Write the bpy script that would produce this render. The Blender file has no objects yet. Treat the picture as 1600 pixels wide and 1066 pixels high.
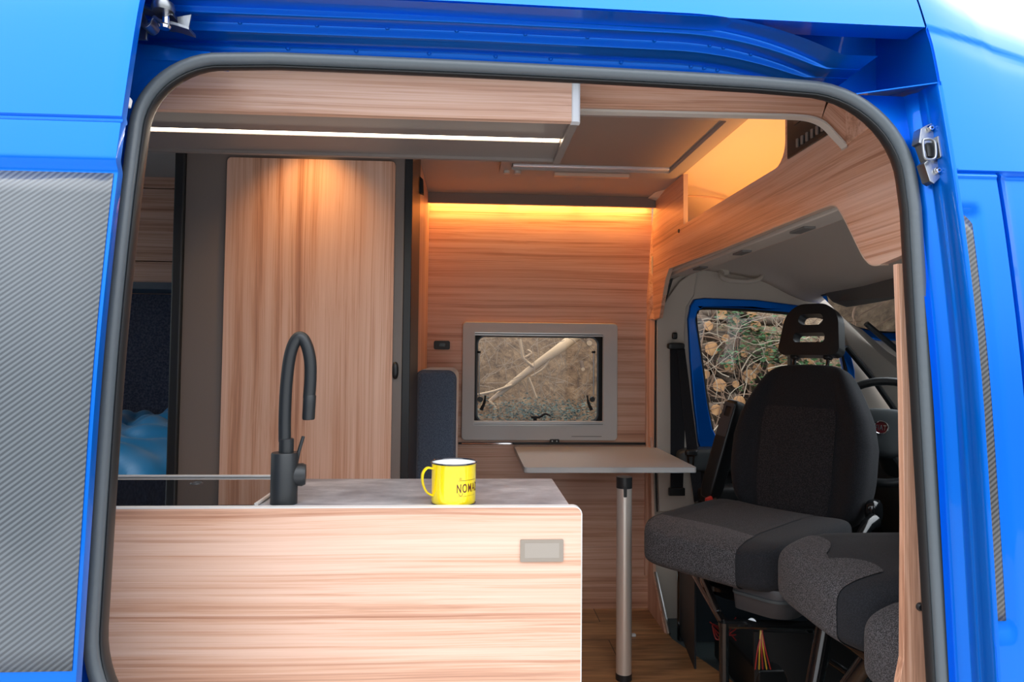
import bpy, bmesh, math, random
from mathutils import Vector, Matrix
from mathutils.geometry import tessellate_polygon
R = math.radians; PI = math.pi; sin = math.sin; cos = math.cos
random.seed(7)
SC = bpy.context.scene; COL = SC.collection

# ------------------------------------------------------------------ camera
F = 1080.0; PXC, PYC = 800.0, 512.0
CAM = Vector((0, 0, 1.10)); YAW, PITCH, ROLL = 0.0602, 0.040, 0.0095
Fv = Vector((sin(YAW)*cos(PITCH), cos(YAW)*cos(PITCH), sin(PITCH)))
R0 = Vector((cos(YAW), -sin(YAW), 0)); U0 = R0.cross(Fv)
Rv = cos(ROLL)*R0 + sin(ROLL)*U0; Uv = -sin(ROLL)*R0 + cos(ROLL)*U0
cd = bpy.data.cameras.new('camera'); cam = bpy.data.objects.new('camera', cd); COL.objects.link(cam)
cam.matrix_world = Matrix(((Rv.x, Uv.x, -Fv.x, CAM.x), (Rv.y, Uv.y, -Fv.y, CAM.y), (Rv.z, Uv.z, -Fv.z, CAM.z), (0, 0, 0, 1)))
cd.sensor_width = 36; cd.lens = F/1600*36; cd.shift_y = -(533-PYC)/1600; cd.clip_start = 0.02
SC.camera = cam

def ray(px, py): return Fv + Rv*(px-PXC)/F + Uv*(PYC-py)/F
def aty(px, py, Y): d = ray(px, py); return CAM + d*(Y/d.y)
def atx(px, py, X): d = ray(px, py); return CAM + d*(X/d.x)
def atz(px, py, Z): d = ray(px, py); return CAM + d*((Z-1.1)/d.z)

# ------------------------------------------------------------------ materials
def new_mat(name):
    m = bpy.data.materials.new(name); m.use_nodes = True
    nt = m.node_tree; b = nt.nodes['Principled BSDF']
    return m, nt, b
def simple(name, col, rough=.5, metal=0, coat=0, spec=.5, bump=0, bscale=200, emit=None, es=0, sheen=0):
    m, nt, b = new_mat(name)
    b.inputs['Base Color'].default_value = (*col, 1); b.inputs['Roughness'].default_value = rough
    b.inputs['Metallic'].default_value = metal; b.inputs['Coat Weight'].default_value = coat
    b.inputs['Specular IOR Level'].default_value = spec; b.inputs['Coat Roughness'].default_value = .03
    b.inputs['Sheen Weight'].default_value = sheen
    if emit: b.inputs['Emission Color'].default_value = (*emit, 1); b.inputs['Emission Strength'].default_value = es
    if bump:
        tc = nt.nodes.new('ShaderNodeTexCoord'); n = nt.nodes.new('ShaderNodeTexNoise'); n.inputs['Scale'].default_value = bscale
        bp = nt.nodes.new('ShaderNodeBump'); bp.inputs['Strength'].default_value = bump; bp.inputs['Distance'].default_value = .002
        nt.links.new(tc.outputs['Object'], n.inputs['Vector']); nt.links.new(n.outputs['Fac'], bp.inputs['Height'])
        nt.links.new(bp.outputs['Normal'], b.inputs['Normal'])
    return m
def ramp(nt, stops):
    r = nt.nodes.new('ShaderNodeValToRGB'); e = r.color_ramp.elements
    e[0].position, e[0].color = stops[0][0], (*stops[0][1], 1); e[1].position, e[1].color = stops[-1][0], (*stops[-1][1], 1)
    for p, c in stops[1:-1]:
        q = e.new(p); q.color = (*c, 1)
    return r
def wood(name, axis, dark=(.40, .19, .115), mid=(.62, .335, .215), light=(.79, .525, .40), rough=.42, seed=0, tilt=0):
    m, nt, b = new_mat(name); L = nt.links
    tc = nt.nodes.new('ShaderNodeTexCoord')
    def coord(al, cr, off):
        mp = nt.nodes.new('ShaderNodeMapping'); s = [cr]*3; s['xyz'.index(axis)] = al
        mp.inputs['Scale'].default_value = s; mp.inputs['Location'].default_value = (off+seed, off*2+seed, off*3)
        L.new(src, mp.inputs['Vector']); return mp
    src = tc.outputs['Object']
    if tilt:
        rt = nt.nodes.new('ShaderNodeMapping'); rt.inputs['Rotation'].default_value = tilt; L.new(src, rt.inputs['Vector']); src = rt.outputs['Vector']
    # gentle waviness of the figure
    wv = nt.nodes.new('ShaderNodeTexNoise'); wv.inputs['Scale'].default_value = 1; wv.inputs['Detail'].default_value = 1
    L.new(coord(1.6, 4, 3).outputs['Vector'], wv.inputs['Vector'])
    vm = nt.nodes.new('ShaderNodeVectorMath'); vm.operation = 'MULTIPLY_ADD'; vm.inputs[1].default_value = (.02, .02, .02)
    L.new(wv.outputs['Color'], vm.inputs[0]); L.new(src, vm.inputs[2]); src = vm.outputs['Vector']
    def noise(al, cr, off, det, ro=.6):
        n = nt.nodes.new('ShaderNodeTexNoise'); n.inputs['Scale'].default_value = 1; n.inputs['Detail'].default_value = det; n.inputs['Roughness'].default_value = ro
        L.new(coord(al, cr, off).outputs['Vector'], n.inputs['Vector']); return n
    n1 = noise(.5, 24, 1, 3); n2 = noise(2.2, 330, 5, 3, .7); n3 = noise(.4, 90, 9, 3)
    def math_(op, a, bb, c=None):
        q = nt.nodes.new('ShaderNodeMath'); q.operation = op
        for i, v in enumerate((a, bb, c)):
            if v is None: continue
            if hasattr(v, 'links'): L.new(v, q.inputs[i])
            else: q.inputs[i].default_value = v
        return q.outputs[0]
    s = math_('MULTIPLY_ADD', n1.outputs['Fac'], .5, math_('MULTIPLY_ADD', n2.outputs['Fac'], .32, math_('MULTIPLY', n3.outputs['Fac'], .3)))
    r = ramp(nt, [(.42, dark), (.52, mid), (.58, [(a+c)/2 for a, c in zip(mid, light)]), (.70, light)])
    L.new(s, r.inputs['Fac'])
    # thin dark growth lines
    n4 = noise(.35, 75, 13, 1); r4 = ramp(nt, [(.30, (.76, .66, .60)), (.37, (1, 1, 1))]); L.new(n4.outputs['Fac'], r4.inputs['Fac'])
    mx = nt.nodes.new('ShaderNodeMix'); mx.data_type = 'RGBA'; mx.blend_type = 'MULTIPLY'; mx.inputs['Factor'].default_value = 1
    L.new(r.outputs['Color'], mx.inputs[6]); L.new(r4.outputs['Color'], mx.inputs[7])
    L.new(mx.outputs[2], b.inputs['Base Color'])
    b.inputs['Roughness'].default_value = rough; b.inputs['Coat Weight'].default_value = .4; b.inputs['Coat Roughness'].default_value = .35
    bp = nt.nodes.new('ShaderNodeBump'); bp.inputs['Strength'].default_value = .12; bp.inputs['Distance'].default_value = .001
    L.new(n2.outputs['Fac'], bp.inputs['Height']); L.new(bp.outputs['Normal'], b.inputs['Normal'])
    return m
M = {}
M['wood_x'] = wood('pale wood laminate grain along x', 'x')
M['wood_z'] = wood('wood laminate upright grain', 'z', seed=4)
M['wood_y'] = wood('wood laminate grain across', 'y', seed=8)
M['wood_d'] = wood('wood laminate slanted grain', 'x', seed=2, tilt=(0, R(-42), 0))
M['wood_edge'] = simple('wood laminate edge band', (.62, .45, .34), .4)
M['taupe'] = simple('taupe laminate', (.20, .165, .145), .38, bump=.05, bscale=400)
M['grey_lam'] = simple('grey laminate', (.20, .185, .17), .45)
M['black'] = simple('black plastic', (.012, .013, .014), .38)
M['black_soft'] = simple('matt black coating', (.016, .018, .020), .42)
M['black_gloss'] = simple('gloss black steel', (.006, .007, .008), .15, coat=.5)
M['rubber'] = simple('rubber seal', (.085, .10, .112), .36, bump=.25, bscale=90)
M['rubber_dark'] = simple('dark rubber', (.012, .013, .014), .45)
M['alu'] = simple('brushed aluminium', (.62, .62, .61), .32, metal=1, bump=.05, bscale=300)
M['chrome'] = simple('chrome', (.8, .8, .82), .08, metal=1)
M['steel'] = simple('zinc plated steel', (.30, .31, .32), .36, metal=1, bump=.3, bscale=60)
M['white_pl'] = simple('white plastic', (.72, .73, .74), .35)
M['frame_pl'] = simple('light grey window frame plastic', (.58, .58, .57), .4, bump=.06, bscale=500)
M['edge_white'] = simple('pale edge profile', (.70, .68, .66), .35)
M['table'] = simple('grey table laminate', (.40, .44, .47), .42, bump=.04, bscale=500)
M['table_edge'] = simple('light grey edge band', (.52, .51, .50), .4)
M['beige'] = simple('beige moulded plastic', (.58, .52, .45), .55, bump=.08, bscale=350)
M['headliner'] = simple('beige headliner cloth', (.60, .53, .46), .9, bump=.1, bscale=400)
M['ceil'] = simple('off white ceiling board', (.38, .34, .31), .6)
M['cream'] = simple('cream inner liner', (.80, .72, .58), .6)
M['yellow'] = simple('yellow enamel', (.93, .70, .008), .16, coat=.6)
M['enamel_in'] = simple('white enamel', (.85, .86, .85), .12, coat=.5)
M['enamel_rim'] = simple('blue black enamel rim', (.015, .018, .03), .15, coat=.5)
M['brown_ink'] = simple('brown print', (.10, .02, .006), .5)
M['glass_black'] = simple('black glass', (.006, .006, .007), .04, coat=1)
M['cushion_b'] = simple('blue grey chenille', (.060, .085, .135), .85, bump=.6, bscale=260, sheen=.5)
M['red'] = simple('red plastic', (.55, .03, .02), .35)
M['wire_y'] = simple('yellow cable', (.5, .32, .03), .4)
M['navy'] = simple('dark inner panel', (.012, .022, .03), .5)
M['mat_floor'] = simple('grey green rubber mat', (.06, .085, .09), .55, bump=.2, bscale=120)
M['bark'] = simple('bark', (.11, .07, .045), .9, bump=1, bscale=60)
M['pale_branch'] = simple('peeled branch', (.60, .44, .27), .75, bump=.5, bscale=60)
M['twig'] = simple('dry twig', (.22, .13, .08), .8)
M['twig_pale'] = simple('pale dry twig', (.36, .28, .20), .8)
M['leaf'] = simple('green leaf', (.045, .11, .03), .55)
M['asphalt'] = simple('pale gravel ground', (.46, .45, .44), .9, bump=.5, bscale=40)
M['visor'] = simple('grey visor cloth', (.16, .15, .14), .85)
M['door_plastic'] = simple('dark grey door plastic', (.016, .018, .02), .5)
M['dash'] = simple('dashboard plastic', (.045, .055, .06), .5, bump=.1, bscale=300)
M['hide'] = simple('plastic shroud', (.05, .053, .06), .38)

def paint():
    m, nt, b = new_mat('blue van paint')
    b.inputs['Base Color'].default_value = (0.0, .14, .66, 1); b.inputs['Roughness'].default_value = .38; b.inputs['Specular IOR Level'].default_value = .1
    b.inputs['Metallic'].default_value = .65
    b.inputs['Coat Weight'].default_value = .7; b.inputs['Coat IOR'].default_value = 1.32; b.inputs['Coat Roughness'].default_value = .05
    return m
M['paint'] = paint()
def speckle(name, a, c, lo=.45, hi=.62, scale=420, rough=.95, sheen=.04):
    m, nt, b = new_mat(name); L = nt.links
    tc = nt.nodes.new('ShaderNodeTexCoord'); n = nt.nodes.new('ShaderNodeTexNoise'); n.inputs['Scale'].default_value = scale; n.inputs['Detail'].default_value = 1
    L.new(tc.outputs['Object'], n.inputs['Vector'])
    r = ramp(nt, [(lo, a), (hi, c)]); L.new(n.outputs['Fac'], r.inputs['Fac']); L.new(r.outputs['Color'], b.inputs['Base Color'])
    b.inputs['Roughness'].default_value = rough; b.inputs['Sheen Weight'].default_value = sheen
    bp = nt.nodes.new('ShaderNodeBump'); bp.inputs['Strength'].default_value = .3; bp.inputs['Distance'].default_value = .002
    L.new(n.outputs['Fac'], bp.inputs['Height']); L.new(bp.outputs['Normal'], b.inputs['Normal'])
    return m
M['fabric'] = speckle('black seat cloth', (.007, .0078, .011), (.015, .016, .021))
M['fabric_mid'] = speckle('dark grey seat insert cloth', (.010, .0095, .012), (.033, .031, .036), scale=300)
M['fabric_sp'] = speckle('speckled grey seat cloth', (.018, .018, .020), (.115, .11, .12), .42, .64, 420)
M['carpet'] = speckle('dark blue grey wall carpet', (.05, .055, .085), (.13, .135, .18), .35, .7, 120)
M['cushion'] = speckle('blue grey velvet', (.052, .075, .12), (.11, .15, .21), .35, .7, 260, sheen=.6)
def carbon(name, pitch=.0062, c0=(.035, .042, .052), c1=(.10, .115, .13)):
    m, nt, b = new_mat(name); L = nt.links
    tc = nt.nodes.new('ShaderNodeTexCoord'); mp = nt.nodes.new('ShaderNodeMapping')
    mp.inputs['Rotation'].default_value = (0, R(-52), 0)
    w = nt.nodes.new('ShaderNodeTexWave'); w.wave_type = 'BANDS'; w.bands_direction = 'X'; w.inputs['Scale'].default_value = 2*PI/20/pitch; w.inputs['Distortion'].default_value = 0
    L.new(tc.outputs['Object'], mp.inputs['Vector']); L.new(mp.outputs['Vector'], w.inputs['Vector'])
    r = ramp(nt, [(.25, c0), (.75, c1)]); L.new(w.outputs['Fac'], r.inputs['Fac']); L.new(r.outputs['Color'], b.inputs['Base Color'])
    b.inputs['Roughness'].default_value = .36; b.inputs['Coat Weight'].default_value = .8; b.inputs['Coat Roughness'].default_value = .12
    bp = nt.nodes.new('ShaderNodeBump'); bp.inputs['Strength'].default_value = .35; bp.inputs['Distance'].default_value = .0008
    L.new(w.outputs['Fac'], bp.inputs['Height']); L.new(bp.outputs['Normal'], b.inputs['Normal'])
    return m
M['carbon'] = carbon('grey twill film')
M['carbon_dk'] = carbon('dark twill film', .006, (.012, .012, .013), (.07, .07, .072))
def mottled():
    m, nt, b = new_mat('grey concrete look worktop'); L = nt.links
    tc = nt.nodes.new('ShaderNodeTexCoord'); n = nt.nodes.new('ShaderNodeTexNoise'); n.inputs['Scale'].default_value = 9; n.inputs['Detail'].default_value = 8; n.inputs['Roughness'].default_value = .65
    mp = nt.nodes.new('ShaderNodeMapping'); mp.inputs['Scale'].default_value = (1, 1.8, 1)
    L.new(tc.outputs['Object'], mp.inputs['Vector']); L.new(mp.outputs['Vector'], n.inputs['Vector'])
    r = ramp(nt, [(.32, (.15, .155, .175)), (.5, (.27, .275, .30)), (.7, (.46, .46, .48))]); L.new(n.outputs['Fac'], r.inputs['Fac'])
    L.new(r.outputs['Color'], b.inputs['Base Color']); b.inputs['Roughness'].default_value = .36
    return m
M['counter'] = mottled()
def oak():
    m, nt, b = new_mat('oak vinyl planks'); L = nt.links
    tc = nt.nodes.new('ShaderNodeTexCoord'); mp = nt.nodes.new('ShaderNodeMapping'); mp.inputs['Rotation'].default_value = (0, 0, 0)
    L.new(tc.outputs['Object'], mp.inputs['Vector'])
    br = nt.nodes.new('ShaderNodeTexBrick'); br.inputs['Scale'].default_value = 1; br.inputs['Brick Width'].default_value = 1.1; br.inputs['Row Height'].default_value = .18
    br.inputs['Mortar Size'].default_value = .002; br.inputs['Color1'].default_value = (.50, .27, .125, 1); br.inputs['Color2'].default_value = (.38, .19, .085, 1); br.inputs['Mortar'].default_value = (.10, .05, .02, 1)
    L.new(mp.outputs['Vector'], br.inputs['Vector'])
    m2 = nt.nodes.new('ShaderNodeMapping'); m2.inputs['Scale'].default_value = (3, 26, 1); L.new(tc.outputs['Object'], m2.inputs['Vector'])
    n = nt.nodes.new('ShaderNodeTexNoise'); n.inputs['Scale'].default_value = 1; n.inputs['Detail'].default_value = 5; n.inputs['Distortion'].default_value = 1.5; L.new(m2.outputs['Vector'], n.inputs['Vector'])
    r = ramp(nt, [(.3, (.55, .5, .45)), (.7, (1.35, 1.3, 1.2))]); L.new(n.outputs['Fac'], r.inputs['Fac'])
    mx = nt.nodes.new('ShaderNodeMix'); mx.data_type = 'RGBA'; mx.blend_type = 'MULTIPLY'; mx.inputs['Factor'].default_value = 1
    L.new(br.outputs['Color'], mx.inputs[6]); L.new(r.outputs['Color'], mx.inputs[7]); L.new(mx.outputs[2], b.inputs['Base Color'])
    b.inputs['Roughness'].default_value = .4
    return m
M['oak'] = oak()
def bedding():
    m, nt, b = new_mat('bright blue satin bedding')
    b.inputs['Base Color'].default_value = (.01, .33, .72, 1); b.inputs['Roughness'].default_value = .38; b.inputs['Sheen Weight'].default_value = .4
    return m
M['bedding'] = bedding()
def logend():
    m, nt, b = new_mat('sawn log end'); L = nt.links
    tc = nt.nodes.new('ShaderNodeTexCoord'); n = nt.nodes.new('ShaderNodeTexNoise'); n.inputs['Scale'].default_value = 14; n.inputs['Detail'].default_value = 4
    L.new(tc.outputs['Object'], n.inputs['Vector']); r = ramp(nt, [(.3, (.36, .16, .06)), (.65, (.66, .36, .16))]); L.new(n.outputs['Fac'], r.inputs['Fac'])
    L.new(r.outputs['Color'], b.inputs['Base Color']); b.inputs['Roughness'].default_value = .8
    return m
M['logend'] = logend()
def earth():
    m, nt, b = new_mat('brown leaf litter'); L = nt.links
    tc = nt.nodes.new('ShaderNodeTexCoord'); n = nt.nodes.new('ShaderNodeTexNoise'); n.inputs['Scale'].default_value = 16; n.inputs['Detail'].default_value = 9; n.inputs['Roughness'].default_value = .75
    L.new(tc.outputs['Object'], n.inputs['Vector']); r = ramp(nt, [(.3, (.05, .03, .018)), (.5, (.20, .125, .07)), (.72, (.42, .29, .17))]); L.new(n.outputs['Fac'], r.inputs['Fac'])
    L.new(r.outputs['Color'], b.inputs['Base Color']); b.inputs['Roughness'].default_value = .9
    bp = nt.nodes.new('ShaderNodeBump'); bp.inputs['Distance'].default_value = .04; L.new(n.outputs['Fac'], bp.inputs['Height']); L.new(bp.outputs['Normal'], b.inputs['Normal'])
    return m
M['earth'] = earth()
def pane(name, tint=(.9, .92, .92), gloss=.08):
    m = bpy.data.materials.new(name); m.use_nodes = True; nt = m.node_tree; nt.nodes.clear(); L = nt.links
    o = nt.nodes.new('ShaderNodeOutputMaterial'); t = nt.nodes.new('ShaderNodeBsdfTransparent'); t.inputs[0].default_value = (*tint, 1)
    g = nt.nodes.new('ShaderNodeBsdfGlossy'); g.inputs['Roughness'].default_value = .02; fr = nt.nodes.new('ShaderNodeFresnel'); fr.inputs[0].default_value = 1.45
    mx = nt.nodes.new('ShaderNodeMixShader'); L.new(fr.outputs[0], mx.inputs[0]); L.new(t.outputs[0], mx.inputs[1]); L.new(g.outputs[0], mx.inputs[2]); L.new(mx.outputs[0], o.inputs[0])
    return m
M['pane'] = pane('clear glass'); M['pane_tint'] = pane('smoke tinted acrylic', (.80, .77, .74))
def emis(name, col, s):
    return simple(name, (.8, .8, .8), emit=col, es=s)
M['led'] = emis('warm white LED strip', (1, .84, .62), 5)
M['led_w'] = emis('amber LED strip', (1, .55, .16), 3)

# ------------------------------------------------------------------ mesh helpers
class MB:
    def __init__(s): s.v = []; s.f = []
    def add(s, vs, fs):
        n = len(s.v); s.v += [Vector(p) for p in vs]; s.f += [tuple(i+n for i in f) for f in fs]; return s
    def box(s, x0, x1, y0, y1, z0, z1):
        return s.add([(x, y, z) for z in (z0, z1) for y in (y0, y1) for x in (x0, x1)],
                     [(0, 2, 3, 1), (4, 5, 7, 6), (0, 1, 5, 4), (2, 6, 7, 3), (0, 4, 6, 2), (1, 3, 7, 5)])
    def plate(s, outer, vec, holes=()):
        """flat polygon with holes, thickened along vec"""
        loops = [[Vector(p) for p in outer]] + [[Vector(p) for p in h] for h in holes]
        pts = [p for l in loops for p in l]; n = len(pts); vec = Vector(vec)
        tri = tessellate_polygon(loops)
        fs = []
        nrm = Vector((0, 0, 0))
        for t in tri:
            a, b, c = (pts[i] for i in t); nn = (b-a).cross(c-a)
            if nn.dot(vec) > 0: t = (t[0], t[2], t[1])
            fs.append(tuple(t)); fs.append((t[0]+n, t[2]+n, t[1]+n))
        k = 0
        for l in loops:
            m = len(l)
            for i in range(m): a, b = k+i, k+(i+1) % m; fs.append((a, b, b+n, a+n))
            k += m
        return s.add(pts+[p+vec for p in pts], fs)
    def tube(s, pts, r, seg=12, cap=True, closed=False):
        pts = [Vector(p) for p in pts]; n = len(pts)
        rs = r if isinstance(r, (list, tuple)) else [r]*n
        up = None; rings = []
        for i, p in enumerate(pts):
            if closed: t = pts[(i+1) % n]-pts[i-1]
            else: t = pts[min(i+1, n-1)]-pts[max(i-1, 0)]
            if t.length < 1e-9: t = Vector((0, 0, 1))
            t.normalize()
            if up is None:
                up = Vector((0, 0, 1)) if abs(t.z) < .9 else Vector((0, 1, 0))
            up = (up-t*up.dot(t)); up = up.normalized() if up.length > 1e-6 else t.orthogonal().normalized()
            w = t.cross(up)
            rings.append([p+(up*cos(2*PI*k/seg)+w*sin(2*PI*k/seg))*rs[i] for k in range(seg)])
        return s.loft(rings, cap=cap and not closed, closed=closed)
    def loft(s, rings, cap=True, closed=False, open_ring=False):
        m = len(rings[0]); n = len(rings); vs = [p for r_ in rings for p in r_]; fs = []
        for i in range(n if closed else n-1):
            j = (i+1) % n
            for k in range(m-1 if open_ring else m):
                q = (k+1) % m; fs.append((i*m+k, i*m+q, j*m+q, j*m+k))
        if cap: fs.append(tuple(range(m-1, -1, -1))); fs.append(tuple((n-1)*m+k for k in range(m)))
        return s.add(vs, fs)
    def lathe(s, prof, c=(0, 0, 0), axis='z', seg=32, mat=None, cap=False):
        c = Vector(c); rings = []
        for r_, h in prof:
            ring = []
            for k in range(seg):
                a = 2*PI*k/seg; u, w = r_*cos(a), r_*sin(a)
                p = {'z': (u, w, h), 'y': (u, h, w), 'x': (h, u, w)}[axis]; p = Vector(p)
                if mat: p = mat @ p
                ring.append(c+p)
            rings.append(ring)
        return s.loft(rings, cap=cap)
    def cyl(s, a, b, r, seg=20): return s.tube([a, b], r, seg)
    def pad(s, c, sz, e=.4, Mx=None, nu=40, nv=24, fn=None, e2=None):
        """superquadric cushion"""
        e2 = e2 or e
        def pw(v, k): return math.copysign(abs(v)**k, v)
        rings = []
        for i in range(1, nv):
            ph = -PI/2+PI*i/nv; ring = []
            for k in range(nu):
                th = 2*PI*k/nu
                p = Vector((pw(cos(ph), e)*pw(cos(th), e2), pw(cos(ph), e)*pw(sin(th), e2), pw(sin(ph), e)))
                if fn: p = fn(p)
                p = Vector((p.x*sz[0]/2, p.y*sz[1]/2, p.z*sz[2]/2))
                if Mx: p = Mx @ p
                ring.append(Vector(c)+p)
            rings.append(ring)
        return s.loft(rings)
    def grid(s, fn, us, vs, skip=None):
        nv = len(vs); pts = [fn(u, v) for u in us for v in vs]
        fs = [(i*nv+j, (i+1)*nv+j, (i+1)*nv+j+1, i*nv+j+1) for i in range(len(us)-1) for j in range(nv-1)
              if not (skip and skip((us[i]+us[i+1])/2, (vs[j]+vs[j+1])/2))]
        return s.add(pts, fs)
    def ring(s, outer, inner, vec):
        """flat frame between two loops of equal length, thickened along vec"""
        o = [Vector(p) for p in outer]; i_ = [Vector(p) for p in inner]; v = Vector(vec)
        return s.loft([o, i_, [p+v for p in i_], [p+v for p in o]], cap=False, closed=True)
    def clip(s, g):
        """keep only the surface where g(point) < 0, cutting faces cleanly"""
        gv = [g(p) for p in s.v]; nf = []; cache = {}
        def cut(a, b):
            k = (min(a, b), max(a, b))
            if k not in cache:
                t = gv[a]/(gv[a]-gv[b]); s.v.append(s.v[a].lerp(s.v[b], t)); gv.append(0); cache[k] = len(s.v)-1
            return cache[k]
        for f in s.f:
            if all(gv[i] >= 0 for i in f): continue
            if all(gv[i] < 0 for i in f): nf.append(f); continue
            if len(f) > 4: continue
            out = []
            for q in range(len(f)):
                a, b = f[q], f[(q+1) % len(f)]
                if gv[a] < 0: out.append(a)
                if (gv[a] < 0) != (gv[b] < 0) and gv[a] != 0 and gv[b] != 0: out.append(cut(a, b))
            if len(out) > 2: nf.append(tuple(out))
        used = sorted({i for f in nf for i in f}); mp = {o: n for n, o in enumerate(used)}
        s.v = [s.v[i] for i in used]; s.f = [tuple(mp[i] for i in f) for f in nf]; return s
    def xf(s, Mx): s.v = [Mx @ p for p in s.v]; return s
BASE = {}
def tag(o, label=None, cat=None, group=None, kind=None):
    if label: o['label'] = label
    if cat: o['category'] = cat
    if group: o['group'] = group
    if kind: o['kind'] = kind
    return o
def build(mb, name, mat, parent=None, bevel=0, smooth=True, angle=35, thick=0, subd=0, seg=2, weld=False):
    me = bpy.data.meshes.new(name)
    root = parent
    base = Vector((0, 0, 0))
    if parent is not None: base = BASE.get(parent.name, Vector((0, 0, 0)))
    me.from_pydata([p-base for p in mb.v], [], mb.f); me.update()
    bm = bmesh.new(); bm.from_mesh(me)
    if weld: bmesh.ops.remove_doubles(bm, verts=bm.verts, dist=1e-5)
    bmesh.ops.recalc_face_normals(bm, faces=bm.faces); bm.to_mesh(me); bm.free()
    o = bpy.data.objects.new(name, me); COL.objects.link(o)
    for m in (mat if isinstance(mat, list) else [mat]): me.materials.append(m)
    if smooth:
        for p in me.polygons: p.use_smooth = True
        me.set_sharp_from_angle(angle=R(angle))
    if thick:
        md = o.modifiers.new('thick', 'SOLIDIFY'); md.thickness = thick; md.offset = 0
    if bevel:
        md = o.modifiers.new('bev', 'BEVEL'); md.width = bevel; md.segments = seg; md.limit_method = 'ANGLE'; md.angle_limit = R(40); md.harden_normals = True
    if subd:
        md = o.modifiers.new('sub', 'SUBSURF'); md.levels = subd; md.render_levels = subd
    if parent is not None:
        o.parent = parent; BASE[o.name] = base
    return o
def thing(name, label, cat, loc=(0, 0, 0), group=None, kind=None):
    o = bpy.data.objects.new(name, None); COL.objects.link(o); o.location = loc; o.empty_display_size = .05
    BASE[o.name] = Vector(loc)
    return tag(o, label, cat, group, kind)
def rrect(u0, u1, v0, v1, r, n=6):
    rs = r if isinstance(r, (tuple, list)) else (r,)*4   # corners: (u1,v1),(u0,v1),(u0,v0),(u1,v0)
    out = []
    for (cu, cv, a0), q in zip(((u1, v1, 0), (u0, v1, 90), (u0, v0, 180), (u1, v0, 270)), rs):
        su = -1 if a0 in (0, 270) else 1; sv = -1 if a0 in (0, 90) else 1
        if q <= 0: out.append((cu, cv)); continue
        for k in range(n+1):
            a = R(a0+90*k/n); out.append((cu+su*q+q*cos(a), cv+sv*q+q*sin(a)))
    return out
def XZ(l, y): return [Vector((a, y, b)) for a, b in l]
def YZ(l, x): return [Vector((x, a, b)) for a, b in l]
def XY(l, z): return [Vector((a, b, z)) for a, b in l]
def smoothstep(a, b, t):
    t = max(0, min(1, (t-a)/(b-a))); return t*t*(3-2*t)
def spline(pts, n=8, closed=False):
    pts = [Vector(p) for p in pts]; out = []; N = len(pts)
    rng = N if closed else N-1
    for i in range(rng):
        if closed: p0, p1, p2, p3 = pts[i-1], pts[i], pts[(i+1) % N], pts[(i+2) % N]
        else: p0, p1, p2, p3 = pts[max(i-1, 0)], pts[i], pts[i+1], pts[min(i+2, N-1)]
        for k in range(n):
            t = k/n
            out.append(.5*((2*p1)+(-p0+p2)*t+(2*p0-5*p1+4*p2-p3)*t*t+(-p0+3*p1-3*p2+p3)*t**3))
    if not closed: out.append(pts[-1])
    return out
def frange(a, b, st):
    n = max(1, round((b-a)/st)); return [a+(b-a)*i/n for i in range(n+1)]
def area(name, loc, rot, sx, sy, e, col, spread=None):
    l = bpy.data.lights.new(name, 'AREA'); l.shape = 'RECTANGLE'; l.size = sx; l.size_y = sy; l.energy = e; l.color = col
    if spread: l.spread = R(spread)
    o = bpy.data.objects.new(name, l); COL.objects.link(o); o.location = loc; o.rotation_euler = rot; return o

# ------------------------------------------------------------------ van body
PROF = [(-.55, .955), (-.3, .950), (0, .948), (.35, .953), (.65, .970), (.9, .985), (1.1, 1.0), (1.3, 1.026), (1.45, 1.053), (1.6, 1.085), (1.66, 1.104), (1.75, 1.14), (1.84, 1.20), (1.90, 1.28), (1.945, 1.42), (1.965, 1.65), (1.97, 2.1)]
PS = spline([(0, y, z) for z, y in PROF], 8)
def Yo(z):
    for a, b in zip(PS, PS[1:]):
        if a.z <= z <= b.z: t = (z-a.z)/max(1e-9, b.z-a.z); return a.y+(b.y-a.y)*t
    return PS[0].y if z < PS[0].z else PS[-1].y
van = thing('van_body', 'blue panel van body with the side doorway open, black rubber seal around the opening', 'van', (0, 1.0, -.55))
DX0, DX1 = -.525, .725      # clear doorway
SX0, SX1, SZ = -.535, .736, 1.583
SH = .0255   # centre line of the seal
def seal_path(off=0):
    """door opening outline seen from outside, (x,z)"""
    x0, x1, zt = SX0-off, SX1+off, SZ+off
    p = []
    r1, r2 = .125+off, .165+off
    for k in range(13): a = R(180-90*k/12); p.append((x0+r1+r1*cos(a), zt-r1+r1*sin(a)))
    for k in range(1, 12): t = k/12; p.append((x0+r1+(x1-r2-x0-r1)*t, zt+.004-.016*t*t))
    for k in range(13): a = R(90-90*k/12); p.append((x1-r2+r2*cos(a), zt-.014-r2+r2*sin(a)))
    for z in frange(1.35, .1, .1): p.append((x1, z))
    for k in range(9): a = R(0-90*k/8); p.append((x1-.1+.1*cos(a), .02-off+.1+.1*sin(a)-.02))
    for x in frange(.55, -.1, .1): p.append((x, -off))
    for k in range(7): a = R(-90-90*k/6); p.append((-.18+.1*cos(a), .1-off+.1*sin(a)))
    p += [(-.30+(-off)*.6, .22), (-.33-off*.8, .36), (-.37-off*.8, .47)]
    for k in range(1, 9): a = R(225-45*k/8); p.append((x0+.18+.18*cos(a), .70+.18*sin(a)))
    for z in frange(.78, 1.42, .08): p.append((x0, z))
    q = [p[0]]
    for a in p[1:]:
        if (Vector(a)-Vector(q[-1])).length > .004: q.append(a)
    if (Vector(q[0])-Vector(q[-1])).length < .004: q.pop()
    return q
def on_body(l, d): return [Vector((x, Yo(z)+d, z)) for x, z in l]
sp = seal_path()
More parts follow.
